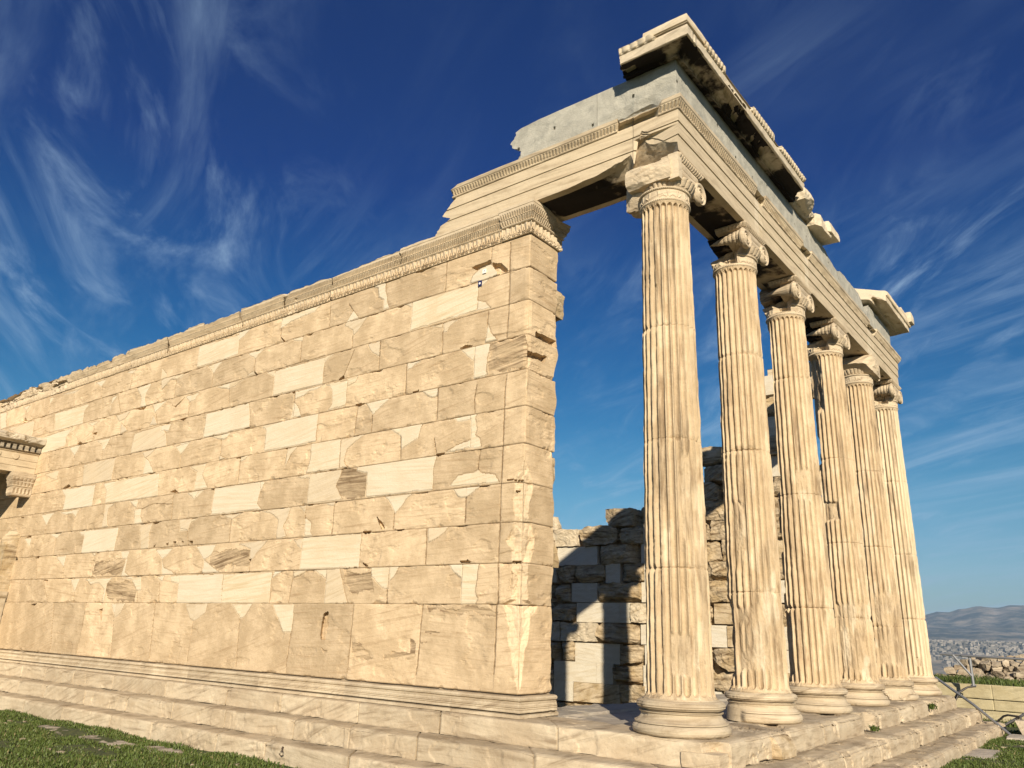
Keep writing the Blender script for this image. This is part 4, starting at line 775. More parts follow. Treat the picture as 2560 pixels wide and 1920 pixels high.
def canalis(cx, cy, face, parent, seed, y0=-0.30, y1=0.30):
    """band with raised ridges that joins two volutes on one face"""
    ny = int((y1-y0)/0.008); yy = np.linspace(y0, y1, ny); tt = np.linspace(0, 1, 26); Y, T = np.meshgrid(yy, tt)
    sag = 0.045*(1-np.clip(np.abs(Y)/0.30, 0, 1)**2); zl = 6.27-sag+0.0; zh = 6.475
    Z = zl+(zh-zl)*T; d = 0.012*np.abs(np.cos(np.pi*T*2.5))**0.7+0.004*fbm(Y+cy, Z, seed, 9, 3, seed)
    X = cx+face*(0.312+d)
    X = np.concatenate([np.full((1, ny), cx+face*0.05), X, np.full((1, ny), cx+face*0.05)]); Y = np.concatenate([Y[:1], Y, Y[-1:]]); Z = np.concatenate([Z[:1], Z, Z[-1:]])
    X = np.concatenate([X*0+cx+face*0.05, X, X*0+cx+face*0.05], 1)[:, [0]+list(range(ny, 2*ny))+[-1]]
    Y = np.concatenate([Y[:, :1], Y, Y[:, -1:]], 1); Z = np.concatenate([Z[:, :1], Z, Z[:, -1:]], 1)
    V = np.stack([X, Y+cy, Z], -1).reshape(-1, 3); q = gridq(*X.shape)
    if face < 0: q = q[:, ::-1]
    make('volute_band', V, q, None, M['carve'], parent, {'rnd': np.full(len(V), h01(seed)), 'tone': np.full(len(V), .2), 'dirt_shade': np.full(len(V), .25)})
def abacus(cx, cy, parent, seed, hx=0.345, hy=0.39, cut=()):
    AP = Path([(cx-hx, cy-hy), (cx+hx, cy-hy), (cx+hx, cy+hy), (cx-hx, cy+hy), (cx-hx, cy-hy)])
    prof = [(-0.30, 6.474), (-0.03, 6.476), (-0.022, 6.482), (0.0, 6.51), (0.008, 6.525), (0.004, 6.545), (-0.01, 6.552), (-0.30, 6.553)]
    run('abacus', AP, 0, AP.c[-1], 0.008, prof, 0.008, M['carve'], parent, amp=0.006, freq=5, seed=seed, carve=lambda S, Z, O: 0.012*(egg(S, 0.052)-0.6)*((Z > 6.48) & (Z < 6.54)), caps=(False, False), attrs={'rnd': h01(seed), 'tone': .2, 'dirt_shade': .25})
MID = {'rnd': .4, 'tone': .15, 'dirt_shade': .3}
def core(cx, cy, parent, seed, hollow=False):
    rough('capital_core', (cx-(0.05 if hollow else 0.28), cy-(0.02 if hollow else 0.24), 6.26), (cx+0.28, cy+0.28, 6.48), M['carve'], parent, seed=seed, amp=0.01, rnd=0.05, n=10, attrs=MID)
def capital(i, cx, cy, col, kind):
    c = bpy.data.objects.new('capital', None); ROOT.objects.link(c); c.parent = col; c.empty_display_size = 0.1
    c.location = (0, 0, 5.95); sd = 700+i*13
    c['label'] = {0: 'capital with its near corner broken down to a rough lump', 4: 'capital broken to a rough peaked lump'}.get(i, 'Ionic capital with curled volutes')
    nb = {1: [(-85, 24, 5.995, 0.16), (-125, 24, 6.07, 0.16)], 2: [(-80, 28, 6.01, 0.16), (-135, 26, 6.09, .16)], 3: [(-85, 26, 6.0, 0.18), (-125, 18, 6.09, .16)], 5: [(-80, 26, 6.04, 0.14)]}.get(i)
    neckband(cx, cy, sd, c, nb)
    if kind == 'full':
        echinus(cx, cy, c, sd+1, {1: [(-115, 65, .24)], 2: [(-110, 66, .24)], 3: [(-110, 66, .24)], 5: [(-95, 50, .2)]}.get(i))
        torn = i in (1, 2, 3)
        core(cx, cy, c, sd+2, torn)
        canalis(cx, cy, 1, c, sd+3)
        if not torn: canalis(cx, cy, -1, c, sd+4)
        for sy, fl in ((-1, 1), (1, -1)):
            volute(cx+0.315, cy, 1, cy+sy*0.335, 6.30, 0.155, c, sd+5+sy, fl)
            if not (torn and sy < 0): volute(cx-0.315, cy, -1, cy+sy*0.335, 6.30, 0.155, c, sd+9+sy, -fl)
            bolster(cx, cy+sy*0.335, 6.32, c, sd+12+sy, half=0.30, r_end=0.115, ribs=not (i == 2 and sy < 0), r_mid=0.085, west=(cx-0.20 if (i in (1, 2, 3) and sy < 0) else None))
        if torn:
            AP = Path([(cx-0.12, cy-0.37), (cx+0.345, cy-0.39), (cx+0.345, cy+0.39), (cx-0.345, cy+0.39)])
            run('abacus', AP, 0, AP.c[-1], 0.008, [(-0.12, 6.474), (-0.03, 6.476), (-0.022, 6.482), (0.0, 6.51), (0.008, 6.525), (0.004, 6.545), (-0.01, 6.552), (-0.12, 6.553)], 0.008, M['carve'], c, amp=0.008, freq=5, seed=sd+20, carve=lambda S, Z, O: 0.012*(egg(S, 0.052)-0.6)*((Z > 6.48) & (Z < 6.54)), attrs=MID)
            rough('torn_heart', (cx-0.34, cy-0.16, 6.30), (cx+0.1, cy+0.30, 6.555), M['carve'], c, seed=sd+22, amp=0.05, rnd=0.2, n=20, attrs={'rnd': .5, 'dirt_shade': .8, 'soot_shade': .6})  # dark crust colour paints in the shade of the torn hollow
        else: abacus(cx, cy, c, sd+20)
    if kind == 'lump_corner':
        echinus(cx, cy, c, sd+1, [(-125, 85, .09)])
        rough('broken_corner', (cx-0.37, cy-0.315, 6.22), (cx+0.24, cy+0.33, 6.50), M['carve'], c, seed=sd+2, amp=0.04, rnd=0.22, n=40, freq=3.6, facets=0, attrs={'rnd': .55, 'tone': .3, 'dirt_shade': .15},
              cuts=[((cx+0.1, cy-0.34, 6.30), (0.1, -1, -0.25)), ((cx-0.1, cy-0.30, 6.22), (-0.1, -0.7, -0.7)), ((cx, cy-0.30, 6.5), (0.0, -0.6, 0.8)), ((cx-.38, cy-.38, 6.45), (-.7, -.6, .4))])
        rough('hanging_lump', (cx-0.47, cy-0.20, 6.04), (cx-0.20, cy+0.14, 6.44), M['carve'], c, seed=sd+15, amp=0.05, rnd=0.2, n=26, freq=4, attrs={'rnd': .35, 'tone': .2, 'dirt_shade': .3})
        canalis(cx, cy, 1, c, sd+3, -0.20, 0.30)
        rough('broken_face', (cx+0.20, cy-0.28, 6.20), (cx+0.335, cy-0.19, 6.55), M['carve'], c, seed=sd+4, amp=0.02, rnd=0.04, n=20, attrs={'rnd': .2, 'tone': .35})
        volute(cx+0.315, cy, 1, cy+0.335, 6.26, 0.150, c, sd+5, -1); volute(cx-0.315, cy, -1, cy+0.335, 6.29, 0.155, c, sd+7, 1)
        bolster(cx, cy+0.335, 6.29, c, sd+6, half=0.29, r_end=0.10, r_mid=0.075)
        AP = Path([(cx+0.345, cy-0.26), (cx+0.345, cy+0.40), (cx-0.38, cy+0.40)])
        run('abacus', AP, 0, AP.c[-1], 0.008, [(-0.25, 6.474), (-0.03, 6.476), (-0.022, 6.482), (0.0, 6.51), (0.010, 6.525), (0.004, 6.545), (-0.01, 6.552), (-0.25, 6.553)], 0.008, M['carve'], c, amp=0.006, seed=sd+8, carve=lambda S, Z, O: 0.014*(egg(S, 0.052)-0.6)*((Z > 6.48) & (Z < 6.54)), attrs=MID)
    if kind == 'lump_peak':
        echinus(cx, cy, c, sd+1, [(-100, 120, .05)])
        rough('broken_top', (cx-0.42, cy-0.42, 6.14), (cx+0.40, cy+0.42, 6.555), M['carve'], c, seed=sd+2, amp=0.05, rnd=0.15, n=34, freq=3, attrs={'rnd': .7, 'tone': .3, 'dirt_shade': .2},
              cuts=[((cx+0.0, cy-0.36, 6.40), (0, -0.72, 0.70)), ((cx, cy-0.30, 6.25), (-0.1, -0.55, -0.83)), ((cx-0.34, cy, 6.35), (-0.85, -0.1, 0.5)), ((cx+.30, cy-.36, 6.4), (.6, -.75, .2))])
        volute(cx+0.33, cy, 1, cy+0.335, 6.27, 0.165, c, sd+5, -1)
        rough('broken_band', (cx+0.2, cy-0.2, 6.2), (cx+0.36, cy+0.36, 6.5), M['carve'], c, seed=sd+9, amp=0.03, rnd=.1, n=20, attrs=MID)
LAB = ['nearest fluted Ionic column at the corner of the porch with a broken capital', 'second fluted column from the porch corner, its lower shaft notched down one side',
       'third fluted column from the porch corner, dark broken flank and chipped drum', 'fourth fluted column from the porch corner with its upper left side torn away',
       'fifth fluted column from the porch corner with a capital broken to a peak', 'farthest and palest fluted column, standing at the far corner with intact volutes']
HITS = [
 [(-150, 1.1, 14, .5, .02), (-60, 0.75, 30, .25, .008), (-40, 2.4, 14, .5, .01), (-95, 4.6, 8, .3, .006)],
 [(-152, 0.95, 32, .50, .035), (-150, 2.3, 14, .5, .03), (-172, 3.9, 20, .8, .03), (-75, 0.95, 40, .45, .010), (-100, 2.2, 20, .5, .014)],
 [(-165, 4.4, 30, 1.4, .055), (-168, 2.35, 26, .18, .06), (-160, 1.75, 22, .14, .05), (-150, 0.9, 25, .5, .03), (-60, 3.2, 25, .25, .012)],
 [(-138, 5.40, 42, .55, .075), (-158, 4.55, 32, .8, .065), (-172, 3.7, 26, .8, .05), (-100, 3.1, 26, .18, .04), (-70, 1.0, 45, .6, .018), (-165, 1.9, 20, .9, .04)],
 [(-150, 2.6, 26, .3, .05), (-60, 1.2, 40, .7, .014), (-170, 4.3, 24, .9, .03), (-160, 1.6, 18, .4, .03)],
 [(-165, 1.5, 22, .6, .03), (-60, .62, 12, .1, .03)]]
DRUMS = [[1.62, 3.0, 4.35], [1.50, 3.30, 4.65], [1.40, 3.05, 4.9], [1.33, 2.55, 4.0], [1.25, 2.70, 4.15], [1.45, 2.75, 4.3]]
for i, (cx, cy) in enumerate(COLS):
    col = thing('ionic_column', LAB[i], 'column', (cx, cy, 0.0), 'fluted columns across the porch')
    base(cx, cy, 600+i, col, 0.495 if i == 0 else 0.475, {1: 'west', 4: 'chipped'}.get(i))
    shaft('shaft', cx, cy, 31+i*7, HITS[i], DRUMS[i], col, tone=0.75 if i == 5 else 0.0, wear=(0.9, 1.15, 1.0, 1.2, 1.1, 0.5)[i])
    capital(i, cx, cy, col, {0: 'lump_corner', 4: 'lump_peak'}.get(i, 'full'))

# ------------------------------------------------------------------ entablature
ent = thing('entablature', 'broken stone beams of the porch with grey frieze and overhanging cornice', 'entablature', (-0.5, 5.8, 6.56))
EF = 0.24
EPATH = Path([(-4.50, EF), (-EF, EF), (-EF, 11.45), (-3.0, 11.45)])
sC = EPATH.c[1]; ey = lambda y: sC+(y-EF)
APR = [(-0.66, 7.27), (-0.66, 6.56), (0.0, 6.56), (0.0, 6.775), (0.014, 6.777), (0.014, 6.955), (0.028, 6.957), (0.028, 7.112), (0.036, 7.116), (0.044, 7.13), (0.05, 7.15), (0.085, 7.20), (0.09, 7.215), (0.10, 7.225), (0.10, 7.275), (-0.66, 7.28)]
GAPS = [(ey(2.72), ey(3.02)), (ey(4.74), ey(5.12)), (ey(8.82), ey(9.32)), (sC-0.85, sC-0.28)]
def arch_carve(S, Z, OFF):
    d = np.where((Z > 7.146) & (Z < 7.205) & (OFF > 0.03), 0.022*(egg(S, 0.05)-0.7), 0)+np.where((Z > 7.116) & (Z < 7.132) & (OFF > .02), 0.007*egg(S, 0.02), 0)
    for a, b in GAPS:
        k = sstep(a-0.03, a+0.02, S+0.04*fbm(S, Z, 1, 7, 3, 4))*sstep(b+0.03, b-0.02, S+0.04*fbm(S, Z, 2, 7, 3, 5))*((Z > 7.115) & (OFF > 0.02))
        d = d*(1-k)-0.075*k+0.02*k*fbm(S, Z, 2, 12, 3, 6)
    ch = fbm(S, Z, OFF, 3, 5, 52)
    return d-0.012*np.clip(ch-0.25, 0, 1)
def arch_edit(S, OFF, Z):
    # lower edge of the south beam broken away near the first column, and the corner stone's foot
    n = fbm(S, Z, OFF, 3.5, 5, 53)
    k = np.clip((S-1.67)/2.3, 0, 1)*(S < sC-0.02)*np.clip((sC-0.60-S)/0.05, 0, 1)
    lift = k*(0.06+0.20*np.clip((S-2.67)/1.1, 0, 1))*np.clip(1+(OFF)/0.22, 0, 1)*(1+0.5*n)
    Z = np.where((Z < 6.90), np.maximum(Z, 6.56+lift), Z)
    kc = sstep(0.62, 0.50, sC-S)*(S < sC)
    l2 = kc*(0.30*np.clip((sC-S)/0.5, 0, 1)+0.10)*np.clip(1+OFF/0.34, 0, 1)*(1+0.35*n)
    Z = np.where(Z < 7.0, np.maximum(Z, 6.56+l2), Z)
    OFF = OFF-0.05*kc*(Z < 6.92)*(OFF > -0.1)*np.clip((sC-S)/0.3, 0, 1)
    return OFF, Z
aj = [0.52, sC-0.62, ey(2.87), ey(4.93), ey(9.07), EPATH.c[-1]]
AL = ['beam between the wall and the corner column, its lower edge broken', 'corner beam with a broken foot', None, None, None]
for i in range(5):
    a, b = aj[i], aj[i+1]
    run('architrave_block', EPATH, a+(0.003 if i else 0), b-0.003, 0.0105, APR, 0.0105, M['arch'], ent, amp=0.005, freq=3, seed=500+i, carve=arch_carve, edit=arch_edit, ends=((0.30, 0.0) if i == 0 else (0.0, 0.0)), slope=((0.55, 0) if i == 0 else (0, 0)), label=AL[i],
        attrs={'rnd': h01(i*2.1+.4), 'soot_shade': lambda S, Z, O: np.where((Z < 6.72) & (O < -0.10) & (O > -0.56), 1.0, 0.0)*np.clip(1.2-np.abs(((S-sC+0.575+KY/2) % KY)-KY/2)*0.0, 0, 1), 'dirt_shade': lambda S, Z, O: 0.2+0.35*((Z > 7.11) & (O > .03)), 'tone': lambda S, Z, O: np.where(sum(((S > p) & (S < r_)) for p, r_ in GAPS[:3]) > 0, 0.9, 0.22)*(Z > 6.6)})
# frieze of grey limestone
FP = Path([(-3.0, EF-0.012), (-EF+0.012, EF-0.012), (-EF+0.012, 11.05)])
fC = FP.c[1]; fy = lambda y: fC+(y-EF)
ftop_s = [0, 0.34, 0.66, fC, fy(4.2), fy(5.2), fy(6.3), fy(6.5), fy(7.0), fy(7.2), fy(8.5), fy(8.7), fy(8.85), fy(9.1), fy(9.3), fy(11.1)]
ftop_z = [7.74, 7.85, 7.87, 7.86, 7.86, 7.84, 7.82, 7.74, 7.66, 7.76, 7.78, 7.66, 7.46, 7.46, 7.78, 7.8]
def fr_edit(S, OFF, Z):
    top = np.interp(S, ftop_s, ftop_z)+0.03*fbm(S, 0*Z, 2, 4, 4, 14)*(S > fy(4.3)); lo = np.where(S < fC-0.25, 0, 0)
    nb = 0.05*np.clip(fbm(S, 0*Z, 7, 2.5, 4, 15), 0, 1)
    return OFF, np.minimum(Z, top)
def fr_carve(S, Z, OFF):
    d = 0.005*fbm(S, Z, 2, 9, 5, 16)-0.03*np.clip(fbm(S, Z*0.6, 3, 3, 5, 17)-0.33, 0, 1)
    hx = (S % 0.62)-0.31; hz = Z-(7.52+0.12*np.sin(np.floor(S/0.62)*2.3))
    d = d-0.05*((np.abs(hx) < 0.014) & (np.abs(hz) < 0.022))
    # broken lower edge of the south slab next to the corner
    k = sstep(fC-1.25, fC-0.6, S)*sstep(fC-0.22, fC-0.35, S)*np.clip(1-(Z-7.28)/(0.20), 0, 1)
    return d-0.09*k*(0.7+0.6*fbm(S, Z, 1, 5, 4, 18))
fj = [0.27, 1.62, fy(1.9), fy(3.5), fy(5.6), fy(7.05), fy(8.9), FP.c[-1]]
for i in range(7):
    run('frieze_block', FP, fj[i]+0.002, fj[i+1]-0.002, 0.012, [(-0.45, 7.281), (0, 7.281), (0, 7.87), (-0.45, 7.872)], 0.012, M['frieze'], ent, amp=0.006, freq=2.5, seed=520+i, carve=fr_carve, edit=fr_edit, ends=((0.16, 0) if i == 0 else (0, 0)), endlen=0.2,
        attrs={'rnd': h01(i*3.7), 'dirt_shade': 0.15}, label='weathered blue grey frieze slab')
# cornice over the near corner
def cornice(name, pts, s0, s1, seed, label, ends, wreck, sofw=1.0, zs=0.0, mat='cornice', slope=(0, 0), new=0.0):
    P = Path(pts)
    prof = [(-0.42, 7.875), (0.035, 7.873), (0.05, 7.86), (0.06, 7.85), (0.075, 7.835), (0.08, 7.86), (0.10, 7.885), (0.11, 7.89), (0.13, 7.90), (0.27, 7.895), (0.285, 7.865), (0.305, 7.862), (0.315, 7.87), (0.318, 7.985), (0.328, 7.99), (0.345, 8.01), (0.352, 8.04), (0.355, 8.075), (0.32, 8.095), (-0.42, 8.13)]
    prof = [(a, z+zs) for a, z in prof]
    def carve(S, Z, OFF):
        n = fbm(S, Z*0.8, OFF, 2.2, 5, seed); d = np.where((Z > 7.99+zs) & (Z < 8.075+zs) & (OFF > 0.3), 0.024*(egg(S, 0.085)-0.6), 0)
        br = sstep(0.18, 0.34, n)*wreck
        topb = sstep(0.02, 0.16, n+0.5*fbm(S, 0*Z, 5, 3.0, 4, seed+9))*(wreck > 0.2)*((Z > 7.985+zs) & (OFF > 0.2))
        d = d*(1-topb)-0.05*topb
        sof = (OFF > 0.09) & (OFF < 0.31) & (Z < 7.96+zs)
        return d-np.where(sof, 0.06*sstep(0.18, 0.34, n)*sofw, 0)-np.where((OFF > 0.27) & (Z < 7.98+zs), 0.07*sstep(0.22, 0.45, fbm(S, 0*Z, 3, 2.6, 5, seed+2))*wreck, 0)+0.008*fbm(S, Z, OFF, 10, 4, seed+3)
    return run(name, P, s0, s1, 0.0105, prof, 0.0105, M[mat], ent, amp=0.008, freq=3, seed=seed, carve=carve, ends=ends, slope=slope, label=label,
        attrs={'rnd': h01(seed), 'tone': 0.35+new, 'dirt_shade': 0.22, 'soot_shade': lambda S, Z, O: np.where((O > -0.02) & (O < 0.28) & (Z < 7.93+zs), 1.7 if not new else 0.0, 0.0)})  # crust colour widened over the soffit to paint in its shade
Q_ = EF-0.022
cornice('cornice_block', [(-1.25, Q_), (-Q_, Q_), (-Q_, 12.0)], 0.32, (1.25-Q_)+1.65, 530, 'overhanging corner cornice with a carved upper edge', (0.06, 0.0), 0.35)
CPTS = [(-1.25, Q_), (-Q_, Q_), (-Q_, 12.0)]; c0 = 1.25-Q_
cornice('cornice_block', CPTS, c0+1.655, c0+3.05, 530, 'cornice stretch with a broken underside', (0.0, 0.0), 0.35, 1.2)
cornice('cornice_block', CPTS, c0+3.055, c0+4.15, 530, 'cornice stretch with a broken far end', (0.0, 0.22), 0.35, 1.2)
# loose pieces of the bed moulding farther along
def bedm(a, b, seed):
    P = Path([(-Q_, Q_), (-Q_, 12.0)])
    run('bed_moulding', P, a, b, 0.012, [(-0.4, 7.86), (0.03, 7.86), (0.06, 7.88), (0.10, 7.93), (0.13, 7.97), (0.13, 8.01), (-0.1, 8.06), (-0.4, 8.06)], 0.012, M['cornice'], ent, amp=0.03, freq=4, seed=seed, carve=lambda S, Z, O: 0.03*(egg(S, 0.09)-0.5)*((Z > 7.88) & (Z < 7.96) & (O > 0))-0.07*sstep(.15, .4, fbm(S, Z, O, 3, 4, seed)), ends=(0.2, 0.2), attrs={'tone': .3, 'rnd': .5, 'dirt_shade': .2})
bedm(4.3, 5.35, 541)
rough('cornice_fragment', (-0.42, 5.30, 7.84), (-0.02, 6.15, 8.05), M['cornice'], ent, seed=545, amp=0.05, rnd=0.12, n=26, freq=3, attrs={'tone': .6, 'rnd': .3}, cuts=[((-0.05, 6.0, 7.9), (0.3, 0.8, -0.5))])
rough('cornice_fragment', (-0.45, 5.75, 7.90), (0.06, 6.40, 8.10), M['cornice'], ent, seed=547, amp=0.05, rnd=0.10, n=26, freq=3, attrs={'tone': .7, 'rnd': .6}, cuts=[((0.05, 5.8, 8.0), (0.5, -0.8, 0.2))])
rough('cornice_fragment', (-0.45, 4.45, 7.90), (0.02, 5.1, 8.12), M['cornice'], ent, seed=548, amp=0.05, rnd=0.2, n=26, freq=3, attrs={'tone': .6, 'rnd': .8})
# far corner cornice
cornice('cornice_block', [(-Q_, Q_), (-Q_, 11.32), (-1.6, 11.32)], 8.95, 11.9, 550, 'pale far corner cornice block standing alone', (0.0, 0.0), 0.15, zs=0.0, new=0.5)
rough('corner_ornament', (-0.30, 10.6, 8.10), (0.12, 11.55, 8.22), M['cornice'], ent, seed=555, amp=0.02, rnd=0.1, n=18, attrs={'tone': .8, 'rnd': .2}, cuts=[((-0.1, 10.8, 8.2), (0, -0.5, 0.8))])
rough('corner_ornament', (0.02, 11.42, 8.06), (0.20, 11.72, 8.30), M['cornice'], ent, seed=556, amp=0.03, rnd=0.3, n=16, attrs={'tone': .4, 'rnd': .2})
# upper leaf block on the near corner
rough('corner_ornament', (-0.50, -0.115, 8.06), (0.10, 0.55, 8.155), M['cornice'], ent, seed=557, amp=0.012, rnd=0.06, n=22, attrs={'tone': .5, 'rnd': .7})

# ------------------------------------------------------------------ ruined wall across the interior
NY = 10.75
nwall = thing('ruined_wall', 'rough inner face of the far wall behind the columns, partly in shadow', 'wall', (-9, 11.1, -1.2))
NROW = [  # z of the top of each course, then (x of joint, kind of the stone to its right) from west to east; r rough, n new, f flat old
 (4.15, [(-7.66, 'r'), (-6.5, 'r'), (-5.6, 'n')]),
 (3.69, [(-9.24, 'L'), (-8.4, 'r'), (-7.16, 'r'), (-6.46, 'n'), (-5.4, 'r'), (-4.6, 'r')]),
 (3.20, [(-9.6, 'L'), (-9.1, 'n'), (-7.83, 'r'), (-6.53, 'n'), (-5.9, 'n'), (-5.2, 'r')]),
 (2.73, [(-9.06, 'r'), (-8.47, 'r'), (-7.58, 'n'), (-7.15, 'r'), (-6.45, 'n'), (-5.5, 'r'), (-4.9, 'r')]),
 (2.25, [(-9.12, 'r'), (-8.63, 'n'), (-7.83, 'r'), (-6.54, 'n'), (-5.7, 'n')]),
 (1.75, [(-9.25, 'r'), (-8.47, 'n'), (-7.17, 'n'), (-6.84, 'L'), (-6.3, 'r'), (-5.5, 'r')]),
 (1.25, [(-8.96, 'L'), (-7.84, 'r'), (-6.58, 'n'), (-6.0, 'r'), (-5.2, 'n')]),
 (0.75, [(-8.95, 'r'), (-8.51, 'n'), (-7.18, 'r'), (-6.48, 'n'), (-5.6, 'f')]),
 (0.28, [(-9.17, 'n'), (-7.86, 'n'), (-7.38, 'r'), (-6.53, 'n'), (-5.6, 'r')]),
 (-0.20, [(-9.17, 'n'), (-8.56, 'f'), (-7.16, 'r'), (-6.5, 'n'), (-5.4, 'n')]),
 (-0.70, [(-9.0, 'r'), (-7.9, 'f'), (-6.6, 'r'), (-5.5, 'r')])]
XTRA = {4.63: (-4.95, 'r'), 5.10: (-4.85, 'r'), 5.58: (-3.55, 'r'), 6.06: (-3.45, 'r'), 6.55: (-3.4, 'r'), 7.1: (-3.3, 'n')}
def nstone(x0, x1, z0, z1, kind, sd):
    dp = {'r': 0.10, 'L': 0.05, 'n': 0.0, 'f': 0.02}[kind]*(0.6+0.8*h01(sd*1.3))
    y0 = NY-dp-0.02
    sh = 0.002 if kind == 'n' else 0.020
    r_ = {'r': 0.06, 'L': 0.04, 'n': 0.015, 'f': 0.04}[kind]
    cuts = []
    if kind == 'r' and h01(sd*7) > .5: cuts = [((x0+0.1, y0, z0+0.10), (-0.2, -0.9, -0.8))]
    rough('wall_stone', (x0+sh, y0-0.02, z0+sh), (x1-sh, NY+0.5, z1-sh*0.5), M['inner'], nwall, seed=900+sd, amp={'r': 0.10, 'L': 0.07, 'n': 0.003, 'f': 0.015}[kind], rnd=r_, n=34, freq=3.0, cuts=cuts, facets=9 if kind == 'r' else 0,
          attrs={'rnd': h01(sd*.77), 'tone': {'n': 1.0, 'L': 0.5}.get(kind, 0.0), 'dirt_shade': {'r': 0.6, 'n': 0.0}.get(kind, 0.15)})
sd = 0
for zt, row in NROW:
    xs = [p[0] for p in row]; ks = [p[1] for p in row]
    x = xs[-1]+0.85
    while x < -2.7: xs.append(x); ks.append('nrrf'[int(h01(sd+len(xs))*4)]); x += 0.7+0.6*h01(sd*3+len(xs))
    if zt < 3.9:
        x = xs[0]
        while x > -13.5:
            w = 0.8+0.5*h01(sd*5+len(xs)); x -= w; xs.insert(0, x); ks.insert(0, 'rLnr'[int(h01(sd*2+len(xs))*4)])
    xs.append(-2.55)
    for a, b, k in zip(xs[:-1], xs[1:], ks):
        sd += 1; nstone(a, b, zt-0.487, zt, k, sd)
for zt, (x0, k) in XTRA.items():
    x = x0
    while x < -2.6:
        b = min(-2.55, x+0.6+0.7*h01(sd)); b = -2.55 if -2.55-b < 0.3 else b
        sd += 1; nstone(x, b, zt-0.487, zt, 'n' if zt > 7 else ('r' if h01(sd*3) > .3 else 'n'), sd); x = b
sd += 1; rough('loose_stone', (-4.95, 10.7, 5.10), (-4.3, 11.2, 5.52), M['inner'], nwall, seed=990, amp=0.08, rnd=0.5, n=24, attrs={'rnd': .4, 'dirt_shade': .4})
rough('loose_stone', (-9.9, 10.7, 3.68), (-9.15, 11.2, 4.12), M['inner'], nwall, seed=991, amp=0.07, rnd=0.3, n=24, attrs={'rnd': .1, 'tone': .4}, shear=lambda W: W-np.stack([0.3*np.clip(W[:, 2]-3.68, 0, 1), 0*W[:, 2], 0*W[:, 2]], 1))
V, q = merge([box((-22, NY+0.12, -1.2), (-2.62, NY+0.62, 3.6)), box((-4.8, NY+.12, 3.6), (-2.6, NY+.6, 5.0)), box((-3.25, NY+.12, 5.0), (-2.6, NY+.6, 7.0))])
make('wall_core', V, q, None, M['inner'], nwall, {'dirt_shade': np.full(len(V), .4)})

# ------------------------------------------------------------------ side porch at the far left end of the wall
PX = -17.03
porch = thing('side_porch', 'side porch with dentil cornice jutting from the far left end of the long wall', 'porch', (-19.6, -1.3, -0.4))
PP = Path([(-22.4, -2.95), (PX, -2.95), (PX, 0.27)])
PA = [(-0.55, 4.62), (-0.55, 4.16), (0, 4.16), (0, 4.30), (0.012, 4.302), (0.012, 4.45), (0.024, 4.452), (0.024, 4.60), (0.05, 4.62), (0.06, 4.645), (-0.4, 4.65)]
run('porch_architrave', PP, 0, PP.c[-1], 0.014, PA, 0.012, M['arch'], porch, amp=0.004, seed=560, attrs={'rnd': .35, 'dirt_shade': .15})
pd = PP.c[1]
run('dentil_band', PP, 0, PP.c[-1], 0.010, [(-0.3, 4.652), (0.03, 4.652), (0.10, 4.66), (0.11, 4.665), (0.11, 4.78), (0.09, 4.785), (0.12, 4.80), (-0.3, 4.81)], 0.012, M['cornice'], porch, amp=0.004, seed=561,
    carve=lambda S, Z, O: -0.085*((S % 0.13) < 0.055)*((Z > 4.668) & (Z < 4.775) & (O > 0.05)), attrs={'rnd': .6, 'dirt_shade': .8})  # heavy dirt tone also paints in shadow around the dentils
run('porch_cornice', PP, 0, PP.c[-1], 0.012, [(-0.3, 4.812), (0.12, 4.812), (0.15, 4.83), (0.26, 4.85), (0.275, 4.865), (0.275, 4.96), (0.22, 5.02), (-0.5, 5.06)], 0.012, M['cornice'], porch, amp=0.03, freq=2.5, seed=562, carve=lambda S, Z, O: -0.10*sstep(0.1, 0.4, fbm(S, Z, O, 2.0, 5, 563))*(O > 0.1), attrs={'rnd': .8, 'dirt_shade': .45})
V, q = box((-22.4, -2.6, 4.90), (PX-0.2, 0.26, 5.03)); make('porch_roof', V, q, None, M['cornice'], porch)
for k, yd in enumerate((-0.23, -0.62, -1.01, -1.40, -1.79, -2.18, -2.57)):
    a = np.linspace(0, 2*np.pi, 28, endpoint=False); r = 0.075
    Va = np.stack([np.full(28, PX+0.026), yd+r*np.cos(a), 4.525+r*np.sin(a)], 1); Vb = Va+np.array([0.016, 0, 0])
    V = np.concatenate([Va, Vb, [[PX+0.044, yd, 4.525]]]); qs = gridq(2, 28, closed=True); tr = [(28+j, 28+(j+1) % 28, 56) for j in range(28)]
    make('round_boss', V, qs, tr, M['arch'], porch)
AP2 = Path([(-17.30, -0.13), (PX+0.03, -0.13), (PX+0.03, 0.27)])
run('pilaster_capital', AP2, 0, AP2.c[-1], 0.010, [(-0.2, 3.62), (0.0, 3.62), (0.01, 3.65), (0.01, 3.82), (0.03, 3.84), (0.03, 3.87), (0.06, 3.93), (0.06, 3.96), (0.09, 4.02), (0.10, 4.05), (0.10, 4.15), (-0.2, 4.157)], 0.010, M['carve'], porch, amp=0.008, seed=566,
    carve=lambda S, Z, O: 0.014*(egg(S, 0.07)-.5)*(((Z > 3.86) & (Z < 3.94)) | ((Z > 3.96) & (Z < 4.03)))+0.012*np.cos(S*80)*((Z > 3.67) & (Z < 3.80)), attrs={'rnd': .5, 'dirt_shade': .45})
rough('pilaster_stump', (-17.40, 0.02, 1.46), (-17.10, 0.30, 3.05), M['inner'], porch, seed=570, amp=0.03, rnd=0.04, n=30, attrs={'rnd': .3, 'dirt_shade': .3}, cuts=[((-17.25, 0.05, 2.6), (0.3, -0.5, 0.55))])
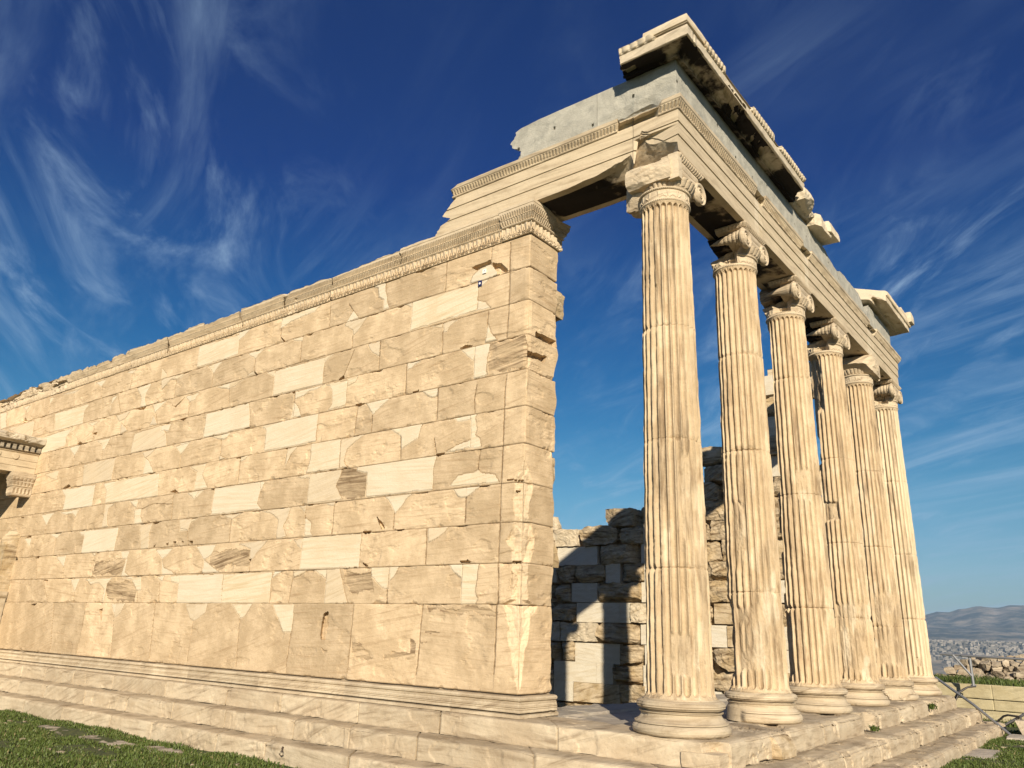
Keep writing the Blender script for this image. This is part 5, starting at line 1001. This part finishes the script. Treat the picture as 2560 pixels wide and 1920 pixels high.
run('podium_wall', Path([(-22.4, -2.75), (PX-0.08, -2.75), (PX-0.08, 0.27)]), 0, 8.3, 0.02, [(-0.35, 0.0), (0.07, 0.0), (0.07, 0.12), (0, 0.14), (0, 1.32), (0.05, 1.36), (0.07, 1.40), (0.07, 1.47), (-0.35, 1.475)], 0.02, M['step'], porch, amp=0.008, seed=571, carve=lambda S, Z, O: -0.02*np.clip(1-np.abs((S % 1.15)-0.57)/0.012, 0, 1)*(Z > 0.14), attrs={'rnd': lambda S, Z, O: (np.floor(S/1.15)*.37) % 1, 'dirt_shade': .2})
for k, (x, y) in enumerate(((-17.35, -2.6), (-18.9, -2.6), (-20.4, -2.6), (-21.9, -2.6))):
    # draped supporting figures reduced to their worn columnar outline
    lathe('supporting_figure', x, y, [(0.0, 1.475), (0.30, 1.476), (0.30, 1.55), (0.24, 1.6), (0.25, 2.1), (0.22, 2.45), (0.24, 2.75), (0.26, 2.95), (0.27, 3.12), (0.13, 3.25), (0.11, 3.36), (0.14, 3.48), (0.14, 3.66), (0.10, 3.74), (0.20, 3.80), (0.26, 3.92), (0.30, 3.95), (0.30, 4.15), (0, 4.157)], 0.02, 72, M['carve'], porch, 580+k, 0.012,
          lambda TH, Rr, Z: (Rr*(1+0.07*np.cos(TH*11)*((Z > 1.6) & (Z < 2.5))), Z), {'rnd': .4, 'dirt_shade': .3})

# ------------------------------------------------------------------ ground, terrain
GRZ = -0.72
def ground_z(x, y):
    r = np.hypot(x+4, y-4)
    z = GRZ+0.06*np.clip((y-1)/6, 0, 1)*np.clip((x+0.5)/1.0, 0, 1)+0.05*fbm(x, y, 0, 0.5, 4, 5)+0.02*fbm(x, y, 0, 2.2, 4, 6)
    z = z-0.35*np.clip((-y-8)/30, 0, 1)
    ins = (x < -3.0) & (y > 1.2) & (y < 11.5) & (x > -22)
    z = np.where(ins, -1.15, z)
    # terrace behind the retaining wall
    tw = y-(14.55-0.14*(x+1)); z = np.where((x > -7) & (x < 30) & (tw > 0.05), np.maximum(z, 0.12+0.03*fbm(x, y, 1, 1.0, 4, 7)), z)
    z = z-100*sstep(np.where(y > 8, 19.5, 36), np.where(y > 8, 160, 230), np.hypot(x+2, y-1))
    return z
def polar_grid(rs, na, zf, c=(0.0, 3.0)):
    a = np.linspace(0, 2*np.pi, na, endpoint=False); A, Rr = np.meshgrid(a, rs); X = c[0]+Rr*np.cos(A); Y = c[1]+Rr*np.sin(A); Z = zf(X, Y)
    V = np.stack([X, Y, Z], -1).reshape(-1, 3); q = gridq(len(rs), na, closed=True)
    return V, q
def soil_mat():
    m = bpy.data.materials.new('turf_soil'); m.use_nodes = True; nt = m.node_tree; L = nt.links.new; bs = nt.nodes['Principled BSDF']; bs.inputs['Roughness'].default_value = 0.95
    g = N(nt, 'ShaderNodeNewGeometry'); n1 = N(nt, 'ShaderNodeTexNoise', ins={'Scale': 1.1, 'Detail': 8, 'Roughness': .65}); n2 = N(nt, 'ShaderNodeTexNoise', ins={'Scale': 14, 'Detail': 8, 'Roughness': .7}); n3 = N(nt, 'ShaderNodeTexNoise', ins={'Scale': 0.012, 'Detail': 8})
    for n in (n1, n2, n3): L(g.outputs['Position'], n.inputs['Vector'])
    r1 = N(nt, 'ShaderNodeMapRange', interpolation_type='SMOOTHSTEP', ins={'From Min': .42, 'From Max': .62}); L(n2.outputs['Fac'], r1.inputs[0])
    a = N(nt, 'ShaderNodeMix', data_type='RGBA'); a.inputs[6].default_value = (0.03, 0.045, 0.012, 1); a.inputs[7].default_value = (0.075, 0.09, 0.022, 1); L(r1.outputs[0], a.inputs[0])
    r2 = N(nt, 'ShaderNodeMapRange', interpolation_type='SMOOTHSTEP', ins={'From Min': .60, 'From Max': .74}); L(n1.outputs['Fac'], r2.inputs[0])
    b = N(nt, 'ShaderNodeMix', data_type='RGBA'); b.inputs[7].default_value = (0.20, 0.155, 0.09, 1); L(a.outputs[2], b.inputs[6]); L(r2.outputs[0], b.inputs[0])
    L(b.outputs[2], bs.inputs['Base Color'])
    bm = N(nt, 'ShaderNodeBump', ins={'Strength': .6, 'Distance': .03}); L(n2.outputs['Fac'], bm.inputs['Height']); L(bm.outputs[0], bs.inputs['Normal'])
    return m
M['soil'] = soil_mat()
rs = np.concatenate([np.linspace(0.05, 22, 150), np.geomspace(22.3, 2600, 90)])
V, q = polar_grid(rs, 300, ground_z)
tag(make('ground', V, q, None, M['soil'], None, None, True), kind='structure')
# hills: ridge heights by compass bearing (degrees from north, east positive) as elevation angles at 7 km
def hill_mat():
    m = bpy.data.materials.new('hill_scrub'); m.use_nodes = True; nt = m.node_tree; L = nt.links.new; bs = nt.nodes['Principled BSDF']; bs.inputs['Roughness'].default_value = 1.0
    g = N(nt, 'ShaderNodeNewGeometry'); n = N(nt, 'ShaderNodeTexNoise', ins={'Scale': 0.006, 'Detail': 10, 'Roughness': .68}); L(g.outputs['Position'], n.inputs['Vector'])
    c = N(nt, 'ShaderNodeValToRGB'); L(n.outputs['Fac'], c.inputs[0]); e = c.color_ramp.elements
    e[0].position = .44; e[0].color = (.02, .028, .018, 1); e[1].position = .64; e[1].color = (.30, .25, .19, 1)
    L(c.outputs[0], bs.inputs['Base Color']); return m
M['hill'] = hill_mat()
bear = np.array([-180, -120, -60, -30, -18, -13, -10.8, -10.1, -9.35, -7.76, -6.8, -6.2, -5.4, -3, 2, 12, 40, 90, 150, 180.])
elev = np.array([1.2, 1.0, 1.4, 1.8, 1.6, 1.8, 1.95, 2.16, 2.1, 2.47, 2.41, 2.6, 2.59, 2.75, 2.5, 1.9, 2.4, 1.6, 1.1, 1.2])
def hill_z(X, Y):
    r = np.hypot(X-3.3, Y+7.4); b = np.degrees(np.arctan2(X-3.3, Y+7.4)); e = np.interp(b, bear, elev)
    hmax = np.tan(np.radians(e))*6900
    rise = sstep(3900, 6900, r); low = 128*sstep(2300, 3300, r)*(0.92+0.10*fbm(X, Y, 0, .0016, 4, 3))
    n = fbm(X, Y, 0, 0.0011, 7, 9); n2 = fbm(X, Y, 0, 0.0035, 5, 19)
    z = -100.8+low+rise*(hmax-26)*1.0+(70*n+26*n2)*np.sin(np.pi*np.clip((r-3700)/3200, 0, 1))*(rise < 0.999)
    return np.where(r > 6950, z-(r-6950)*0.10, z)
rs = np.concatenate([np.linspace(2400, 6900, 190), np.linspace(6950, 8600, 12)])
V, q = polar_grid(rs, 1500, hill_z, (3.3, -7.4))
tag(make('hills', V, q, None, M['hill'], None, None, True), kind='structure')
# the city: thousands of small pale blocks on the plain and the low rise
rng = np.random.default_rng(4)
nb = 26000
b = np.radians(rng.uniform(-32, 20, nb)); r = 700+3300*np.sqrt(rng.uniform(0, 1, nb)); r[:13000] = rng.uniform(2500, 4100, 13000)
bx = 3.3+r*np.sin(b); by = -7.4+r*np.cos(b)
gz = np.where(r < 2450, ground_z(bx, by), hill_z(bx, by)); gz = np.where((r > 2350) & (r < 2500), -101, gz)
keep = fbm(bx, by, 0, 0.004, 4, 33)+0.25*(r < 3300) > -0.25
bx, by, gz, r = bx[keep], by[keep], gz[keep], r[keep]; nb = len(bx)
w = rng.uniform(6, 13, nb); d = rng.uniform(6, 12, nb); h = rng.uniform(4, 10, nb); a = rng.uniform(0, 1.57, nb)
bv, bq = box((-.5, -.5, 0), (.5, .5, 1)); ca, sa = np.cos(a), np.sin(a)
lx = bv[None, :, 0]*w[:, None]; ly = bv[None, :, 1]*d[:, None]
V = np.stack([bx[:, None]+lx*ca[:, None]-ly*sa[:, None], by[:, None]+lx*sa[:, None]+ly*ca[:, None], gz[:, None]-2+bv[None, :, 2]*(h[:, None]+2)], -1).reshape(-1, 3)
Q = (bq[None]+8*np.arange(nb)[:, None, None]).reshape(-1, 4)
mc = bpy.data.materials.new('city_plaster'); mc.use_nodes = True; nt = mc.node_tree; bs = nt.nodes['Principled BSDF']; at_ = N(nt, 'ShaderNodeAttribute', attribute_name='rnd')
cr = N(nt, 'ShaderNodeValToRGB'); cr.color_ramp.elements[0].color = (.07, .07, .06, 1); cr.color_ramp.elements[1].color = (.34, .31, .27, 1)
nt.links.new(at_.outputs['Fac'], cr.inputs[0]); nt.links.new(cr.outputs[0], bs.inputs['Base Color']); bs.inputs['Roughness'].default_value = .9
ct = make('distant_city', V, Q, None, mc, None, {'rnd': np.repeat(rng.uniform(0, 1, nb), 8)})
tag(ct, 'pale distant city spread over the plain below the mountains', 'city', kind='stuff')

# ------------------------------------------------------------------ retaining wall, rubble and rails beyond the far corner
rw = thing('retaining_wall', 'yellowish block retaining wall beyond the far corner of the porch', 'wall', (1.0, 14.2, -0.9))
RP = Path([(-7.0, 15.30), (12.0, 12.7)])
rows = [0.15, -0.17, -0.40, -0.62, -0.86, -1.05]
cutp = [h01(k*2.3) for k in range(6)]
for k in range(5):
    ln = 1.35 if k == 0 else 1.0
    e = np.arange(cutp[k]*ln, RP.c[-1], ln); e = e+0.15*np.sin(e*7.1+k)
    def carve(S, Z, O, e=e, k=k):
        dj = np.abs(S-e[np.clip(np.searchsorted((e[1:]+e[:-1])/2, S), 0, len(e)-1)])
        ed = np.minimum(rows[k]-Z, Z-rows[k+1])
        return -0.015*np.clip(1-dj/0.012, 0, 1)-0.012*np.clip(1-ed/0.015, 0, 1)+0.006*fbm(S, Z, k, 4, 4, 15)
    run('block_course', RP, 5.2, RP.c[-1], 0.02, [(-0.3, rows[k+1]+.003), (0.0+0.006*h01(k), rows[k+1]+.003), (0.0+0.006*h01(k), rows[k]), (-0.3 if k else -0.5, rows[k]+.001)], 0.02, M['poros'], rw, amp=0.008, seed=600+k, carve=carve,
        attrs={'rnd': lambda S, Z, O, e=e, k=k: (np.searchsorted(e, S)*0.618+k*.31) % 1, 'tone': lambda S, Z, O, e=e, k=k: 0.75*(((np.searchsorted(e, S)*0.618+k*.17) % 1) > .86), 'dirt_shade': 0.2})
rb = thing('rubble_wall', 'low heap of piled pale rubble stones above the retaining wall', 'wall', (2.0, 17.2, 0.15))
rng = np.random.default_rng(8); n = 0
for row in range(5):
    x = -1.45+0.22*row+0.1*rng.random()
    while x < 2.4:
        w = 0.12+0.22*rng.random(); hh = 0.09+0.09*rng.random(); y = 17.35-0.10*x+0.08*row+0.09*rng.normal(); z = 0.12+row*0.125
        if n < 98:
            rough('rubble_stone', (x, y, z), (x+w, y+0.35, z+hh), M['rubble'], rb, seed=1200+n, amp=0.08, rnd=0.28, n=12, freq=5, attrs={'rnd': rng.random(), 'dirt_shade': .3}, cuts=[((x+w*.5, y+.06, z+hh*rng.uniform(.3, .8)), (rng.normal()*.6, -1, rng.normal()*.5+.3))]); n += 1
        x += w*1.12
rough('earth_fill', (-0.5, 17.75, 0.0), (9.0, 18.6, 0.52), M['soil'], rb, seed=77, amp=0.12, rnd=0.1, n=40, freq=1.5, facets=0)
rough('marble_block', (1.02, 11.55, -0.72), (1.75, 12.1, -0.38), M['rubble'], None, seed=1330, amp=0.04, rnd=0.12, n=20, attrs={'rnd': .9}); tag(bpy.data.objects['marble_block'], 'pitted white marble block lying on the grass at the right edge', 'stone block')
rail = thing('guard_rail', 'grey steel guard rail along the top of the retaining wall', 'railing', (0.1, 13.2, 0.15))
V, q = tube([(-0.55, 13.98, 0.775), (0.12, 13.93, 0.765)], 0.026, 12); make('top_rail', V, q, None, M['steel'], rail)
V, q = tube([(-0.1, 13.90, 0.76), (1.5, 13.70, 0.72), (4.5, 13.35, 0.66)], 0.026, 12); make('top_rail', V, q, None, M['steel'], rail)
V, q = tube([(0.06, 13.92, 0.13), (0.06, 13.92, 0.77)], 0.03, 12); make('post', V, q, None, M['steel'], rail)
V, q = tube([(-0.28, 13.94, 0.76), (0.05, 13.90, 0.33)], 0.024, 12); make('brace', V, q, None, M['steel'], rail)
V, q = tube([(0.06, 13.92, 0.12), (0.06, 13.92, 0.145)], 0.06, 12); make('foot_plate', V, q, None, M['steel'], rail)
V, q = tube([(3.3, 13.52, 0.13), (3.3, 13.52, 0.68)], 0.03, 12); make('post', V, q, None, M['steel'], rail)
h1 = thing('handrail', 'grey tubular handrail sloping down in front of the retaining wall to the grass', 'handrail', (0.95, 11.5, -0.66))
V, q = tube([(-0.42, 12.45, 0.30), (0.30, 11.95, -0.16), (0.97, 11.45, -0.66)], 0.026, 12); make('sloping_rail', V, q, None, M['steel'], h1)
for k in (0, 1):
    V, q = tube([(-0.12+.03*k, 12.45-0.12*k, -0.13-.03*k), (-0.02+.03*k, 12.4, 0.03), (0.16, 12.5, 0.14), (0.30, 12.6, 0.16)], 0.018, 10); make('curved_bracket', V, q, None, M['dark_steel'], h1)
h2 = thing('handrail', 'second grey handrail rising out of the picture at the right edge', 'handrail', (0.75, 12.2, -0.55))
V, q = tube([(0.70, 12.3, -0.58), (1.45, 11.9, -0.10), (2.6, 11.3, 0.62)], 0.026, 12); make('sloping_rail', V, q, None, M['steel'], h2)
V, q = tube([(0.62, 12.3, -0.50), (0.78, 12.2, -0.36), (0.86, 12.15, -0.33), (1.08, 12.05, -0.34), (1.10, 12.05, -0.40)], 0.02, 10); make('bent_bracket', V, q, None, M['dark_steel'], h2)

# ------------------------------------------------------------------ flat stones and grass
FS = [((-10.85, -1.45, -0.76), (-9.45, -1.06, -0.722), 'flat grey slab in the grass below the steps, farthest left'), ((-9.25, -1.55, -0.76), (-7.95, -1.06, -0.718), 'flat grey slab in the grass touching the steps, middle one'), ((-7.85, -1.25, -0.76), (-7.1, -0.95, -0.715), 'small flat slab in the grass nearest the camera along the steps')]
for k, (lo, hi, lb) in enumerate(FS):
    tag(rough('flat_stone', lo, hi, M['floor'], None, seed=1400+k, amp=0.06, rnd=0.45, n=30, freq=2.5, attrs={'rnd': h01(k), 'dirt_shade': .9}), lb, 'flat stone', 'flat slabs in the grass by the steps')
tag(rough('flat_stone', (0.72, 7.2, -0.72), (1.22, 8.6, -0.645), M['floor'], None, seed=1410, amp=0.03, rnd=0.25, n=24, freq=2, attrs={'rnd': .3}), 'flat pale slab in the grass beside the far steps', 'flat stone')
tag(rough('flat_stone', (0.95, 10.6, -0.72), (2.2, 11.5, -0.62), M['floor'], None, seed=1411, amp=0.03, rnd=0.2, n=24, freq=2, attrs={'rnd': .5}), 'flat slab at the foot of the sloping handrail', 'flat stone')
def blades(name, n, region, hmin, hmax, seed, wid=0.012, label=None):
    rng = np.random.default_rng(seed); x0, x1, y0, y1 = region
    x = rng.uniform(x0, x1, n); y = rng.uniform(y0, y1, n)
    c = fbm(x, y, 0, 1.6, 5, seed); keep = (c+0.35*rng.random(n) > -0.12) & ~((x > -30) & (x < 0.80) & (y > -0.70) & (y < 12.6))
    for lo, hi, _ in FS: keep &= ~((x > lo[0]+.08) & (x < hi[0]-.08) & (y > lo[1]+.06) & (y < hi[1]-.03))
    for lo, hi in (((0.72, 7.2), (1.22, 8.6)), ((0.95, 10.6), (2.2, 11.5)), ((1.0, 11.5), (1.75, 12.1))): keep &= ~((x > lo[0]+.05) & (x < hi[0]-.05) & (y > lo[1]+.05) & (y < hi[1]-.05))
    x, y = x[keep], y[keep]; n = len(x); z = ground_z(x, y)-0.005
    a = rng.uniform(0, 6.28, n); h = rng.uniform(hmin, hmax, n)*(0.55+0.9*np.clip(c[keep]+.4, 0, 1)); ln = rng.uniform(0.2, 1.1, n)*h; w = wid*rng.uniform(.5, 1.3, n)
    dx, dy = np.cos(a), np.sin(a); px, py = -dy, dx
    P = lambda f, ww, hz: np.stack([x+dx*ln*f+px*ww*w, y+dy*ln*f+py*ww*w, z+h*hz], -1)
    V = np.stack([P(0, -.6, 0), P(0, .6, 0), P(.45, .55, .65), P(.45, -.55, .65), P(1, .05, 1), P(1, -.05, 1)], 1).reshape(-1, 3)
    b = 6*np.arange(n)[:, None]; Q = np.concatenate([b+np.array([[0, 1, 2, 3]]), b+np.array([[3, 2, 4, 5]])])
    return make(name, V, Q, None, M['grass'], None, {'rnd': np.repeat(rng.uniform(0, 1, n), 6)})
gm = bpy.data.materials.new('grass_blades'); gm.use_nodes = True; nt = gm.node_tree; bs = nt.nodes['Principled BSDF']; at_ = N(nt, 'ShaderNodeAttribute', attribute_name='rnd'); cr = N(nt, 'ShaderNodeValToRGB')
e = cr.color_ramp.elements; e[0].color = (.065, .105, .014, 1); e[1].color = (.22, .26, .045, 1); el = cr.color_ramp.elements.new(.93); el.color = (.10, .13, .03, 1); e[-1].color = (.26, .21, .10, 1)
nt.links.new(at_.outputs['Fac'], cr.inputs[0]); nt.links.new(cr.outputs[0], bs.inputs['Base Color']); bs.inputs['Roughness'].default_value = .6; bs.inputs['Subsurface Weight'].default_value = 0.0
M['grass'] = gm
tag(blades('grass', 150000, (-17.5, -0.5, -5.2, -0.68), .02, .06, 3), 'short green turf at the foot of the steps on the left', 'grass', kind='stuff')
tag(blades('grass', 60000, (0.8, 5.0, 3.0, 12.5), .02, .055, 5), 'short green turf beside the far steps on the right', 'grass', kind='stuff')
tag(blades('grass', 26000, (-2.5, 8.0, 13.9, 17.6), .05, .15, 7, 0.016), 'longer grass along the top of the retaining wall', 'grass', kind='stuff')
# pebbles scattered in the turf
rng = np.random.default_rng(12); Vp, Qp = [], []; 
px = np.concatenate([rng.uniform(-15, -3, 420), rng.uniform(0.85, 3, 60)]); py = np.concatenate([rng.uniform(-4.6, -1.1, 420), rng.uniform(4, 10.5, 60)])
pv, pq = box((-1, -1, -.5), (1, 1, .5))
for k in range(len(px)):
    s = 0.010+0.035*rng.random()**2; a = rng.random()*3; R2 = np.array([[math.cos(a), -math.sin(a), 0], [math.sin(a), math.cos(a), 0], [0, 0, 1]])
    v = (pv*(1+0.3*rng.normal(size=(8, 3))))@R2.T*np.array([s, s*.7, s*.5]); Vp.append(v+[px[k], py[k], ground_z(np.array(px[k]), np.array(py[k]))+s*.3]); Qp.append(pq+8*k)
tag(make('pebbles', np.concatenate(Vp), np.concatenate(Qp), None, M['rubble'], None, {'rnd': np.repeat(rng.random(len(px)), 8)}), 'pale stone chips scattered in the turf', 'pebbles', kind='stuff')
# tufts in the cracks of the east edge
def tuft(x, y, z, n, h, label, seed):
    rng = np.random.default_rng(seed); a = rng.uniform(0, 6.28, n); hh = h*rng.uniform(.4, 1, n); o = rng.normal(size=(n, 2))*h*.25; Vs = []
    for i in range(n):
        d = np.array([math.cos(a[i]), math.sin(a[i]), 0]); p = np.array([-d[1], d[0], 0]); b = np.array([x+o[i, 0], y+o[i, 1], z]); w = h*.09
        Vs += [b-p*w*.4, b+p*w*.4, b+d*hh[i]*.4+p*w+[0, 0, hh[i]*.6], b+d*hh[i]*.4-p*w+[0, 0, hh[i]*.6], b+d*hh[i]*.8+[0, 0, hh[i]*.75], b+d*hh[i]*.8+p*w*.1+[0, 0, hh[i]*.75]]
    Q = np.concatenate([6*np.arange(n)[:, None]+np.array([[0, 1, 2, 3]]), 6*np.arange(n)[:, None]+np.array([[3, 2, 5, 4]])])
    tag(make('weed', np.array(Vs), Q, None, M['grass'], None, {'rnd': np.repeat(rng.random(n)*.6, 6)}), label, 'weed', 'weeds rooted in the step joints')
tuft(0.10, 5.1, -0.22, 60, .11, 'green weed in the broken gap of the top step', 1)
tuft(0.09, 9.05, -0.13, 40, .15, 'dark weed sprouting from a joint of the top step near the far column', 2)

# ------------------------------------------------------------------ air
def haze():
    V, q = box((-8900, -8900, -180), (8900, 8900, 400)); m = bpy.data.materials.new('air'); m.use_nodes = True; nt = m.node_tree; nt.nodes.clear()
    out = N(nt, 'ShaderNodeOutputMaterial'); v = N(nt, 'ShaderNodeVolumePrincipled', ins={'Color': (0.45, 0.68, 1.0, 1), 'Density': 1.0e-4, 'Anisotropy': 0.0}); nt.links.new(v.outputs[0], out.inputs['Volume'])
    tag(make('haze', V, q, None, m, None), kind='stuff')
haze()
